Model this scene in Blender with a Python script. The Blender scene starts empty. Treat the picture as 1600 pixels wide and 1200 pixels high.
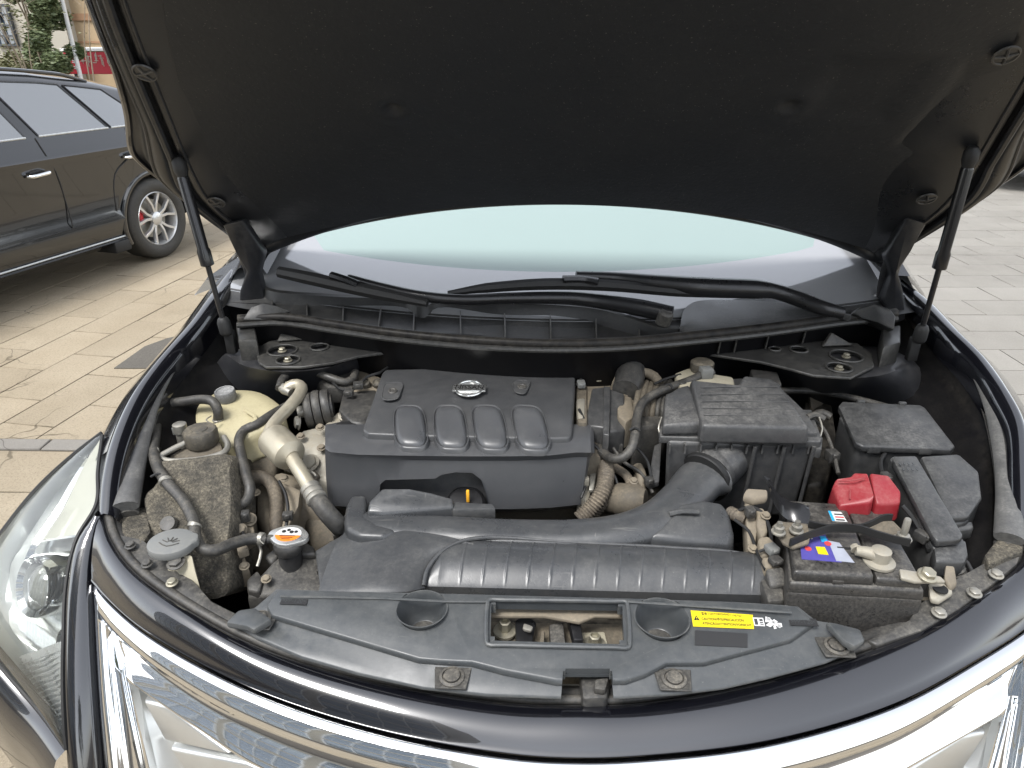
import bpy, bmesh, math, random
from mathutils import Vector, Matrix
random.seed(7)
SC = bpy.context.scene
COL = SC.collection
V = Vector

# ------------------------------------------------------------------ camera
F = 1110.0                                  # focal length in pixels of the 1600 px wide photograph
PITCH = math.radians(25.5)
YAW = math.radians(2.5)
CP = V((-0.03, -0.66, 1.58))
cam = bpy.data.cameras.new('camera')
cam.sensor_width = 36.0
cam.lens = 36.0 * F / 1600.0
cam.clip_start = 0.02
cam.clip_end = 2000.0
camo = bpy.data.objects.new('camera', cam)
COL.objects.link(camo)
camo.location = CP
camo.rotation_euler = (math.radians(90) - PITCH, 0, YAW)
SC.camera = camo

# ------------------------------------------------------------------ light
SUN_EL = math.radians(58)
SUN_AZ = math.radians(215)                  # compass style, 0 = +Y, clockwise
w = bpy.data.worlds.new('World')
SC.world = w
w.use_nodes = True
nt = w.node_tree
nt.nodes.clear()
sky = nt.nodes.new('ShaderNodeTexSky')
sky.sky_type = 'NISHITA'
sky.sun_disc = False
sky.sun_elevation = SUN_EL
sky.sun_rotation = SUN_AZ
sky.air_density = 1.0
sky.dust_density = 1.0
sky.ozone_density = 1.0
hs = nt.nodes.new('ShaderNodeHueSaturation')
hs.inputs['Saturation'].default_value = 0.26
bg = nt.nodes.new('ShaderNodeBackground')
bg.inputs['Strength'].default_value = 0.15
wo = nt.nodes.new('ShaderNodeOutputWorld')
nt.links.new(sky.outputs[0], hs.inputs['Color'])
nt.links.new(hs.outputs[0], bg.inputs['Color'])
nt.links.new(bg.outputs[0], wo.inputs['Surface'])
sl = bpy.data.lights.new('sun', 'SUN')
sl.energy = 1.5
sl.angle = math.radians(22)
sl.color = (1.0, 0.98, 0.955)
so = bpy.data.objects.new('sun', sl)
COL.objects.link(so)
sd = V((math.sin(SUN_AZ) * math.cos(SUN_EL), math.cos(SUN_AZ) * math.cos(SUN_EL), math.sin(SUN_EL)))
so.rotation_euler = sd.to_track_quat('Z', 'Y').to_euler()
so.location = (0, 0, 30)
SC.view_settings.view_transform = 'Standard'
SC.view_settings.look = 'None'
SC.view_settings.gamma = 1.0
SC.view_settings.use_curve_mapping = False
SC.view_settings.exposure = 1.58
SC.render.resolution_x = 1024
SC.render.resolution_y = 768

# ------------------------------------------------------------------ surveying: sight lines measured in the photograph, met with a known height or plane
def ray(px, py):
    a = (px - 800) / F
    b = -(py - 600) / F
    sp, cp, sy, cy = math.sin(PITCH), math.cos(PITCH), math.sin(YAW), math.cos(YAW)
    fw = cp + sp * b
    return V((a * cy - fw * sy, a * sy + fw * cy, -sp + cp * b))
def at(px, py, z):
    r = ray(px, py)
    return CP + r * ((z - CP.z) / r.z)
def aty(px, py, y):
    r = ray(px, py)
    return CP + r * ((y - CP.y) / r.y)
def atp(px, py, P, N):
    r = ray(px, py)
    return CP + r * ((V(P) - CP).dot(N) / r.dot(N))
def ats(L, z=None):
    return [at(*p) if z is None else at(p[0], p[1], z) for p in L]

# ------------------------------------------------------------------ materials
def newmat(name):
    m = bpy.data.materials.new(name)
    m.use_nodes = True
    t = m.node_tree
    return m, t, t.nodes['Principled BSDF']
def setb(b, **k):
    names = {'base': 'Base Color', 'rough': 'Roughness', 'metal': 'Metallic', 'coat': 'Coat Weight', 'coatr': 'Coat Roughness',
             'spec': 'Specular IOR Level', 'sss': 'Subsurface Weight', 'trans': 'Transmission Weight', 'ior': 'IOR', 'alpha': 'Alpha'}
    for n, v in k.items():
        if n == 'base':
            v = tuple(v) + (1.0,) if len(v) == 3 else v
        b.inputs[names[n]].default_value = v
def mixc(t, fac, a, b):
    n = t.nodes.new('ShaderNodeMix')
    n.data_type = 'RGBA'
    for sck, val in ((n.inputs[0], fac), (n.inputs[6], a), (n.inputs[7], b)):
        if hasattr(val, 'is_linked') or hasattr(val, 'links'):
            t.links.new(val, sck)
        else:
            sck.default_value = val if not isinstance(val, tuple) else (val + (1.0,) if len(val) == 3 else val)
    return n.outputs[2]
def math_(t, op, a, b=None, c=None, clamp=False):
    n = t.nodes.new('ShaderNodeMath')
    n.operation = op
    n.use_clamp = clamp
    for i, val in enumerate((a, b, c)):
        if val is None:
            continue
        if hasattr(val, 'links'):
            t.links.new(val, n.inputs[i])
        else:
            n.inputs[i].default_value = val
    return n.outputs[0]
def noise(t, scale, detail=4, rough=0.6, vec=None, stretch=None):
    g = t.nodes.new('ShaderNodeNewGeometry') if vec is None else None
    n = t.nodes.new('ShaderNodeTexNoise')
    n.inputs['Scale'].default_value = scale
    n.inputs['Detail'].default_value = detail
    n.inputs['Roughness'].default_value = rough
    src = g.outputs['Position'] if vec is None else vec
    if stretch:
        mp = t.nodes.new('ShaderNodeMapping')
        mp.inputs['Scale'].default_value = stretch
        t.links.new(src, mp.inputs['Vector'])
        src = mp.outputs[0]
    t.links.new(src, n.inputs['Vector'])
    return n.outputs['Fac']
def ramp(t, fac, lo, hi):
    n = t.nodes.new('ShaderNodeMapRange')
    n.inputs['From Min'].default_value = lo
    n.inputs['From Max'].default_value = hi
    t.links.new(fac, n.inputs['Value'])
    return n.outputs[0]
def bump(t, b, h, dist, strength=1.0, sock='Normal'):
    n = t.nodes.new('ShaderNodeBump')
    n.inputs['Distance'].default_value = dist
    n.inputs['Strength'].default_value = strength
    t.links.new(h, n.inputs['Height'])
    t.links.new(n.outputs[0], b.inputs[sock])
DUST = (0.32, 0.285, 0.225)
def dusty(name, base, rough=0.5, dust=0.4, dcol=DUST, metal=0.0, scale=14, grain=420, gd=0.00012, coat=0.0, spec=0.5, low=0.3, speck=0.0, scr=0.0, edge=0.3, mw=0.8):
    """dark plastic, rubber or metal with a film of settled dust that is thicker on faces that look up"""
    m, t, b = newmat(name)
    setb(b, rough=rough, metal=metal, coat=coat, spec=spec)
    g = t.nodes.new('ShaderNodeNewGeometry')
    sx = t.nodes.new('ShaderNodeSeparateXYZ')
    t.links.new(g.outputs['Normal'], sx.inputs[0])
    up = ramp(t, sx.outputs['Z'], 0.0, 0.92)
    big = ramp(t, noise(t, scale, 6, 0.7), 0.36, 0.66)
    fine = ramp(t, noise(t, scale * 7, 5, 0.75), 0.34, 0.68)
    micro = ramp(t, noise(t, 230, 3, 0.7), 0.36, 0.66)
    f = math_(t, 'MULTIPLY', math_(t, 'MULTIPLY_ADD', big, 0.8, 0.2), math_(t, 'MULTIPLY_ADD', fine, 0.75, 0.35))
    f = math_(t, 'MULTIPLY', f, math_(t, 'MULTIPLY_ADD', micro, 1.15 * mw, 1 - 0.55 * mw))
    f = math_(t, 'MULTIPLY', f, math_(t, 'MULTIPLY_ADD', up, 1.0 - low, low))
    f = math_(t, 'MULTIPLY', f, dust, clamp=True)
    if edge:
        ew = ramp(t, g.outputs['Pointiness'], 0.515, 0.60)
        ew = math_(t, 'MULTIPLY', ew, math_(t, 'MULTIPLY_ADD', fine, 0.8, 0.1))
        f = math_(t, 'MAXIMUM', f, math_(t, 'MULTIPLY', ew, edge))
    if speck:
        sp_ = ramp(t, noise(t, 330, 1, 0.4), 0.735, 0.76)
        f = math_(t, 'MAXIMUM', f, math_(t, 'MULTIPLY', sp_, speck))
    if scr:
        s0 = ramp(t, noise(t, 5, 2, 0.5), 0.42, 0.6)
        s1 = ramp(t, noise(t, 46, 3, 0.65, stretch=(0.22, 2.4, 1.0)), 0.63, 0.70)
        s3 = ramp(t, noise(t, 60, 3, 0.65, stretch=(2.6, 0.3, 1.0)), 0.66, 0.72)
        f = math_(t, 'MAXIMUM', f, math_(t, 'MULTIPLY', math_(t, 'MULTIPLY', math_(t, 'MAXIMUM', s1, s3), s0), math_(t, 'MULTIPLY_ADD', up, scr * 0.8, scr * 0.2)))
    c = mixc(t, f, tuple(base), tuple(dcol))
    t.links.new(c, b.inputs['Base Color'])
    t.links.new(math_(t, 'ADD', math_(t, 'MULTIPLY_ADD', f, 0.95 - rough, rough), math_(t, 'MULTIPLY_ADD', big, 0.14, -0.07), clamp=True), b.inputs['Roughness'])
    if metal:
        t.links.new(math_(t, 'MULTIPLY_ADD', f, -metal, metal, clamp=True), b.inputs['Metallic'])
    if gd:
        bump(t, b, noise(t, grain, 2, 0.5), gd, 0.6)
    return m
def plain(name, base, rough=0.5, metal=0.0, coat=0.0, coatr=0.03, spec=0.5, var=0.0, vs=40, gd=0, grain=300):
    m, t, b = newmat(name)
    setb(b, base=base, rough=rough, metal=metal, coat=coat, coatr=coatr, spec=spec)
    if var:
        n = noise(t, vs, 5, 0.65)
        c = mixc(t, n, tuple(x * (1 - var) for x in base), tuple(min(1, x * (1 + var)) for x in base))
        t.links.new(c, b.inputs['Base Color'])
        t.links.new(math_(t, 'MULTIPLY_ADD', n, 0.25, max(0, rough - 0.12), clamp=True), b.inputs['Roughness'])
    if gd:
        bump(t, b, noise(t, grain, 4, 0.6), gd, 0.7)
    return m
def clearglass(name, tint=(0.97, 1, 0.99), rough=0.02, base_refl=0.05, film=0.0, filmc=(0.6, 0.62, 0.6)):
    """thin clear sheet: lets light straight through and mirrors more at a flat angle"""
    m = bpy.data.materials.new(name)
    m.use_nodes = True
    t = m.node_tree
    t.nodes.clear()
    o = t.nodes.new('ShaderNodeOutputMaterial')
    tr = t.nodes.new('ShaderNodeBsdfTransparent')
    tr.inputs[0].default_value = tuple(tint) + (1,)
    gl = t.nodes.new('ShaderNodeBsdfGlossy')
    gl.inputs['Roughness'].default_value = rough
    lw = t.nodes.new('ShaderNodeFresnel')
    lw.inputs['IOR'].default_value = 1.5
    mx = t.nodes.new('ShaderNodeMixShader')
    t.links.new(math_(t, 'ADD', lw.outputs[0], base_refl, clamp=True), mx.inputs[0])
    t.links.new(tr.outputs[0], mx.inputs[1])
    t.links.new(gl.outputs[0], mx.inputs[2])
    last = mx.outputs[0]
    if film:
        df = t.nodes.new('ShaderNodeBsdfDiffuse')
        df.inputs[0].default_value = tuple(filmc) + (1,)
        m2 = t.nodes.new('ShaderNodeMixShader')
        t.links.new(math_(t, 'MULTIPLY', ramp(t, noise(t, 9, 5, 0.6), 0.2, 0.8), film), m2.inputs[0])
        t.links.new(last, m2.inputs[1])
        t.links.new(df.outputs[0], m2.inputs[2])
        last = m2.outputs[0]
    t.links.new(last, o.inputs['Surface'])
    return m

M = {}
M['paint'] = plain('black_car_paint', (0.004, 0.0042, 0.0062), 0.22, coat=1.0, coatr=0.02)
M['paint'].node_tree.nodes['Principled BSDF'].inputs['Coat IOR'].default_value = 1.75
M['paint_in'] = dusty('dull_black_paint', (0.014, 0.015, 0.018), 0.34, 0.22, dcol=(0.17, 0.16, 0.145), scale=9, gd=0.0002, low=0.25)
M['shell'] = dusty('dark_bay_paint', (0.004, 0.004, 0.0048), 0.42, 0.03, scale=8, low=0.2, spec=0.2)
M['cover'] = dusty('engine_cover_plastic', (0.058, 0.060, 0.064), 0.33, 0.14, dcol=(0.26, 0.25, 0.23), scale=7, grain=520, gd=0.00010, scr=0.10, mw=0.15, edge=0.2)
M['cover_grain'] = dusty('engine_cover_grained', (0.050, 0.0515, 0.054), 0.38, 0.14, dcol=(0.26, 0.25, 0.23), scale=8, grain=420, gd=0.0005, mw=0.25, edge=0.25)
M['plastic'] = dusty('dusty_black_plastic', (0.022, 0.0225, 0.024), 0.34, 0.28, dcol=(0.28, 0.26, 0.22), scale=13, scr=0.18)
M['duct'] = dusty('duct_plastic', (0.042, 0.0445, 0.048), 0.30, 0.18, mw=0.5, dcol=(0.27, 0.26, 0.235), scale=9, scr=0.30, speck=0.25)
M['shield'] = dusty('shield_plastic', (0.046, 0.051, 0.055), 0.34, 0.15, mw=0.2, dcol=(0.30, 0.29, 0.26), scale=8, scr=0.16, speck=0.2, gd=0.00012)
M['plastic_dirty'] = dusty('dirty_black_plastic', (0.024, 0.0235, 0.023), 0.45, 0.55, dcol=(0.22, 0.205, 0.175), scale=26, low=0.3, scr=.3)
M['batt'] = dusty('battery_plastic', (0.012, 0.012, 0.013), 0.30, 0.48, dcol=(0.26, 0.24, 0.205), scale=34, low=0.0, speck=0.25, scr=.12)
M['fuse'] = dusty('fuse_box_plastic', (0.022, 0.0228, 0.024), 0.32, 0.32, dcol=(0.27, 0.265, 0.25), scale=6, low=0.05, scr=0.25, speck=.15)
M['airbox'] = dusty('air_box_plastic', (0.031, 0.032, 0.034), 0.34, 0.40, dcol=(0.27, 0.26, 0.24), scale=9, low=0.12, scr=0.25, speck=0.2)
M['rubber'] = dusty('dusty_rubber', (0.024, 0.024, 0.024), 0.48, 0.40, dcol=(0.27, 0.245, 0.20), scale=26, low=0.3)
M['rubber_brown'] = dusty('dirty_hose_rubber', (0.06, 0.05, 0.04), 0.7, 0.75, dcol=(0.30, 0.25, 0.18), scale=22, low=0.5)
M['seal'] = dusty('seal_rubber', (0.060, 0.060, 0.060), 0.38, 0.30, dcol=(0.34, 0.33, 0.30), scale=20, low=0.3, scr=.3)
M['black'] = plain('matt_black', (0.012, 0.012, 0.012), 0.6)
M['gloss_black'] = plain('gloss_black_plastic', (0.012, 0.012, 0.013), 0.22)
M['satin_black'] = plain('satin_black_metal', (0.014, 0.014, 0.015), 0.3, var=0.3)
M['liner'] = dusty('hood_liner', (0.0105, 0.0125, 0.0155), 0.6, 0.03, dcol=(0.2, 0.19, 0.17), scale=5, grain=120, gd=0.0009, speck=0.5, low=0.8)
M['hoodin'] = dusty('hood_inner_paint', (0.013, 0.0145, 0.017), 0.32, 0.06, dcol=(0.18, 0.16, 0.14), scale=8, low=0.8, gd=0.0002)
M['felt'] = dusty('speckled_felt', (0.018, 0.017, 0.015), 0.95, 0.75, dcol=(0.25, 0.22, 0.165), scale=34, grain=300, gd=0.006, low=0.55)
M['alu'] = dusty('dusty_cast_aluminium', (0.34, 0.32, 0.27), 0.5, 0.75, dcol=(0.29, 0.25, 0.18), metal=0.45, scale=18, low=0.5)
M['tan'] = dusty('tan_dirty_metal', (0.17, 0.145, 0.11), 0.7, 0.8, dcol=(0.29, 0.245, 0.175), metal=0.1, scale=17, low=0.5)
M['tan_dark'] = dusty('brown_dirty_metal', (0.075, 0.065, 0.05), 0.75, 0.8, dcol=(0.21, 0.175, 0.125), scale=20, low=0.45)
M['pipe'] = dusty('oxidised_aluminium_pipe', (0.40, 0.365, 0.285), 0.36, 0.5, dcol=(0.36, 0.31, 0.22), metal=0.6, scale=30, low=0.5)
M['steel'] = dusty('dusty_steel', (0.30, 0.29, 0.26), 0.4, 0.5, dcol=(0.29, 0.26, 0.2), metal=0.7, scale=40, low=0.4)
M['bolt'] = dusty('zinc_bolt', (0.34, 0.32, 0.25), 0.38, 0.45, metal=0.75, scale=60, low=0.3)
M['bolt_black'] = dusty('dark_clip', (0.035, 0.035, 0.035), 0.5, 0.5, scale=60, low=0.4)
M['cream'] = dusty('cream_tank_plastic', (0.44, 0.395, 0.245), 0.40, 0.55, dcol=(0.29, 0.245, 0.155), scale=14, low=0.5, gd=0.0)
M['cream_dirty'] = dusty('cream_dirty_plastic', (0.40, 0.37, 0.28), 0.5, 0.65, dcol=(0.33, 0.29, 0.21), scale=18, low=0.5, gd=0.0)
M['cap_grey'] = dusty('grey_cap_plastic', (0.15, 0.155, 0.152), 0.5, 0.3, dcol=(0.28, 0.265, 0.22), scale=20)
M['cap_dirty'] = dusty('dirty_dark_cap', (0.04, 0.037, 0.032), 0.55, 0.6, dcol=(0.28, 0.24, 0.17), scale=30, low=0.5)
M['silver_cap'] = dusty('silver_cap_metal', (0.66, 0.66, 0.64), 0.28, 0.18, metal=0.85, scale=30)
M['cap_white'] = dusty('chalky_cap', (0.10, 0.10, 0.10), 0.5, 0.95, dcol=(0.36, 0.36, 0.35), scale=40, low=0.6)
M['red'] = dusty('red_terminal_plastic', (0.23, 0.010, 0.018), 0.38, 0.30, dcol=(0.40, 0.22, 0.19), scale=22, low=0.3, gd=0.0002)
M['orange'] = plain('orange_plastic', (0.85, 0.22, 0.02), 0.5, var=0.1)
M['orange_stick'] = plain('yellow_orange_plastic', (0.85, 0.42, 0.03), 0.5)
M['yellow'] = plain('yellow_label', (0.66, 0.52, 0.010), 0.45, var=0.05)
M['white'] = plain('white_print', (0.58, 0.58, 0.57), 0.5)
M['ink'] = plain('black_print', (0.015, 0.015, 0.015), 0.5)
M['ink_gray'] = plain('dark_grey_patch', (0.030, 0.030, 0.031), 0.4)
M['emboss'] = plain('embossed_plastic', (0.060, 0.064, 0.066), 0.45)
M['blue'] = plain('blue_violet_label', (0.075, 0.065, 0.28), 0.4, var=0.25, vs=60)
M['label_gray'] = plain('grey_label', (0.34, 0.36, 0.42), 0.45, var=0.2, vs=60)
M['cyan'] = plain('cyan_print', (0.02, 0.34, 0.62), 0.4)
M['redprint'] = plain('red_print', (0.6, 0.06, 0.06), 0.4)
M['chrome'] = plain('chrome', (0.86, 0.87, 0.88), 0.045, metal=1.0)
M['silver'] = plain('satin_silver', (0.60, 0.61, 0.60), 0.32, metal=0.75, var=0.08, vs=20)
M['badge'] = plain('badge_silver', (0.72, 0.72, 0.70), 0.25, metal=0.9)
M['lens'] = clearglass('headlight_lens', (0.97, 0.98, 0.97), 0.03, 0.05, film=0.07, filmc=(0.62, 0.63, 0.58))
M['reflector'] = plain('headlight_reflector', (0.58, 0.60, 0.58), 0.22, metal=0.6, var=0.12, vs=30)
M['lightgrey'] = plain('headlight_bezel_grey', (0.50, 0.51, 0.50), 0.28, metal=0.4, var=0.1)
M['lamp_cream'] = plain('cream_reflector', (0.44, 0.44, 0.375), 0.35, var=0.05)
M['bulb'] = plain('projector_glass', (0.30, 0.31, 0.29), 0.04, metal=0.3, coat=1.0)
M['wind'] = plain('mint_windscreen_sky_reflection', (0.22, 0.285, 0.268), 0.12, spec=0.5, coat=1.0, var=0.03, vs=3)  # green glass tint with the reflected sky painted into the pale base colour
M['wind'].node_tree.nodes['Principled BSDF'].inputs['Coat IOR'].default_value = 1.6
M['frit'] = plain('border_band_sky_reflection', (0.25, 0.254, 0.258), 0.2, coat=1.0, var=0.06, vs=5)  # black band given a grey base colour that paints in the mirrored sky
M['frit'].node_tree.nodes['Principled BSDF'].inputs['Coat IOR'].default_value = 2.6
M['cowl'] = dusty('cowl_plastic', (0.017, 0.0175, 0.018), 0.42, 0.12, dcol=(0.25, 0.235, 0.2), scale=16, scr=0.15)
# ---- outdoors
def slabmat(name, c1, c2, spot, rough=0.85, spotf=0.7, crack=0.9):
    m, t, b = newmat(name)
    setb(b, rough=rough, spec=0.3)
    oi = t.nodes.new('ShaderNodeObjectInfo')
    n1 = noise(t, 2.2, 5, 0.6)
    c = mixc(t, ramp(t, n1, 0.3, 0.7), c1, c2)
    gr = noise(t, 95, 3, 0.75)
    c = mixc(t, math_(t, 'MULTIPLY', ramp(t, gr, 0.5, 0.72), spotf), c, spot)
    gr2 = noise(t, 240, 2, 0.6)
    c = mixc(t, math_(t, 'MULTIPLY', ramp(t, gr2, 0.6, 0.7), 0.45), c, tuple(min(1, x * 1.5) for x in c2))
    st_ = math_(t, 'MULTIPLY', ramp(t, noise(t, 0.9, 6, 0.7), 0.5, 0.72), ramp(t, noise(t, 14, 5, 0.7), 0.3, 0.7))
    c = mixc(t, math_(t, 'MULTIPLY', st_, 0.55), c, tuple(x * 0.7 for x in spot))
    vo = t.nodes.new('ShaderNodeTexVoronoi')
    vo.feature = 'DISTANCE_TO_EDGE'
    vo.inputs['Scale'].default_value = 1.9
    gp_ = t.nodes.new('ShaderNodeNewGeometry')
    wn_ = t.nodes.new('ShaderNodeTexNoise')
    wn_.inputs['Scale'].default_value = 4.0
    va = t.nodes.new('ShaderNodeVectorMath')
    va.operation = 'MULTIPLY_ADD'
    va.inputs[1].default_value = (0.35, 0.35, 0.35)
    t.links.new(gp_.outputs['Position'], wn_.inputs['Vector'])
    t.links.new(wn_.outputs['Color'], va.inputs[0])
    t.links.new(gp_.outputs['Position'], va.inputs[2])
    t.links.new(va.outputs[0], vo.inputs['Vector'])
    ck = math_(t, 'MULTIPLY', ramp(t, vo.outputs['Distance'], 0.010, 0.004), ramp(t, noise(t, 0.8, 2, 0.5), 0.50, 0.56))
    ck = math_(t, 'MULTIPLY', ck, crack)
    c = mixc(t, math_(t, 'MULTIPLY', ck, 0.7), c, tuple(x * 0.35 for x in spot))
    dv = t.nodes.new('ShaderNodeMix')
    dv.data_type = 'RGBA'
    dv.blend_type = 'MULTIPLY'
    dv.inputs[0].default_value = 1.0
    cr = t.nodes.new('ShaderNodeCombineColor')
    val = math_(t, 'MULTIPLY_ADD', oi.outputs['Random'], 0.12, 0.93)
    for i in range(3):
        t.links.new(val, cr.inputs[i])
    t.links.new(c, dv.inputs[6])
    t.links.new(cr.outputs[0], dv.inputs[7])
    t.links.new(dv.outputs[2], b.inputs['Base Color'])
    bump(t, b, gr, 0.004, 0.6)
    return m
M['paver_warm'] = slabmat('warm_stone_slab', (0.268, 0.222, 0.155), (0.325, 0.275, 0.200), (0.160, 0.128, 0.084))
M['paver_grey'] = slabmat('pale_grey_slab', (0.20, 0.188, 0.165), (0.238, 0.225, 0.20), (0.155, 0.142, 0.122), spotf=0.4, crack=0.25)
M['granite'] = slabmat('dark_granite', (0.09, 0.083, 0.07), (0.12, 0.11, 0.095), (0.05, 0.045, 0.04))
M['drain'] = slabmat('drain_grey', (0.19, 0.18, 0.16), (0.23, 0.215, 0.19), (0.2, 0.18, 0.16))
M['sand'] = plain('joint_sand', (0.075, 0.062, 0.045), 0.95, var=0.3, vs=6, gd=0.004, grain=60)
M['suv'] = plain('suv_black_paint', (0.010, 0.0105, 0.011), 0.2, coat=1.0, coatr=0.03)
M['suv'].node_tree.nodes['Principled BSDF'].inputs['Coat IOR'].default_value = 1.55
M['suv_glass'] = plain('suv_dark_glass', (0.05, 0.055, 0.055), 0.04, spec=0.9, coat=1.0)
M['suv_glass'].node_tree.nodes['Principled BSDF'].inputs['Coat IOR'].default_value = 3.0
M['tyre'] = dusty('tyre_rubber', (0.022, 0.022, 0.021), 0.7, 0.25, scale=12, low=0.6)
M['alloy'] = plain('alloy_wheel', (0.62, 0.62, 0.61), 0.3, metal=0.7)
M['caliper'] = plain('red_caliper', (0.55, 0.02, 0.03), 0.4)
M['wall_cream'] = plain('cream_render', (0.38, 0.35, 0.29), 0.9, var=0.10, vs=1.5, gd=0.004, grain=20)
M['wall_tan'] = plain('tan_stone_cladding', (0.36, 0.27, 0.165), 0.9, var=0.15, vs=2)
M['wall_brown'] = plain('brown_stone_cladding', (0.27, 0.16, 0.09), 0.9, var=0.2, vs=2)
M['bglass'] = plain('building_glass', (0.10, 0.14, 0.18), 0.05, metal=0.0, spec=1.0, coat=1.0)
M['frame_white'] = plain('white_frame', (0.78, 0.78, 0.76), 0.5)
M['frame_dark'] = plain('dark_frame', (0.05, 0.055, 0.06), 0.45)
M['sign_red'] = plain('red_sign', (0.42, 0.03, 0.045), 0.5, var=0.1, vs=4)
M['bark'] = plain('bark', (0.22, 0.18, 0.13), 0.9, var=0.3, vs=14, gd=0.01, grain=30)
def leafmat(name, a, b_):
    m, t, b = newmat(name)
    setb(b, rough=0.55)
    n = noise(t, 7, 3, 0.6)
    t.links.new(mixc(t, ramp(t, n, 0.3, 0.7), a, b_), b.inputs['Base Color'])
    return m
M['leaf'] = leafmat('evergreen_leaf', (0.06, 0.09, 0.035), (0.16, 0.19, 0.085))
M['leaf2'] = leafmat('olive_hedge_leaf', (0.08, 0.09, 0.035), (0.15, 0.14, 0.06))

# ------------------------------------------------------------------ mesh tools
def spline(pts, step=0.006, closed=False):
    P = [V(p) for p in pts]
    if len(P) == 2:
        n = max(1, int((P[1] - P[0]).length / step))
        n = min(n, 60)
        return [P[0].lerp(P[1], i / n) for i in range(n + 1)]
    out = []
    n = len(P)
    rng = range(n if closed else n - 1)
    for i in rng:
        p1, p2 = P[i], P[(i + 1) % n]
        p0 = P[i - 1] if (closed or i > 0) else p1 + (p1 - p2)
        p3 = P[(i + 2) % n] if (closed or i < n - 2) else p2 + (p2 - p1)
        def kt(a, b):
            return max(1e-5, (b - a).length) ** 0.5
        t0 = 0; t1 = kt(p0, p1); t2 = t1 + kt(p1, p2); t3 = t2 + kt(p2, p3)
        k = max(2, min(200, int((p2 - p1).length / step)))
        for j in range(k):
            t = t1 + (t2 - t1) * j / k
            a1 = p0 * ((t1 - t) / (t1 - t0)) + p1 * ((t - t0) / (t1 - t0))
            a2 = p1 * ((t2 - t) / (t2 - t1)) + p2 * ((t - t1) / (t2 - t1))
            a3 = p2 * ((t3 - t) / (t3 - t2)) + p3 * ((t - t2) / (t3 - t2))
            b1 = a1 * ((t2 - t) / (t2 - t0)) + a2 * ((t - t0) / (t2 - t0))
            b2 = a2 * ((t3 - t) / (t3 - t1)) + a3 * ((t - t1) / (t3 - t1))
            out.append(b1 * ((t2 - t) / (t2 - t1)) + b2 * ((t - t1) / (t2 - t1)))
    if not closed:
        out.append(P[-1])
    return out
def resample(pts, n):
    """n points evenly spaced along a smooth curve through pts"""
    S = spline(pts, 0.004)
    L = [0.0]
    for a, b in zip(S, S[1:]):
        L.append(L[-1] + (b - a).length)
    out = []
    j = 0
    for i in range(n):
        d = L[-1] * i / (n - 1)
        while j < len(L) - 2 and L[j + 1] < d:
            j += 1
        f = (d - L[j]) / max(1e-9, L[j + 1] - L[j])
        out.append(S[j].lerp(S[j + 1], min(1, max(0, f))))
    return out
def interp(tab, x):
    if x <= tab[0][0]:
        return tab[0][1]
    for (a, va), (b, vb) in zip(tab, tab[1:]):
        if x <= b:
            return va + (vb - va) * (x - a) / (b - a)
    return tab[-1][1]
def perp(a):
    a = V(a).normalized()
    h = V((0, 0, 1)) if abs(a.z) < 0.9 else V((0, 1, 0))
    u = a.cross(h).normalized()
    return a, u, a.cross(u).normalized()

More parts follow.
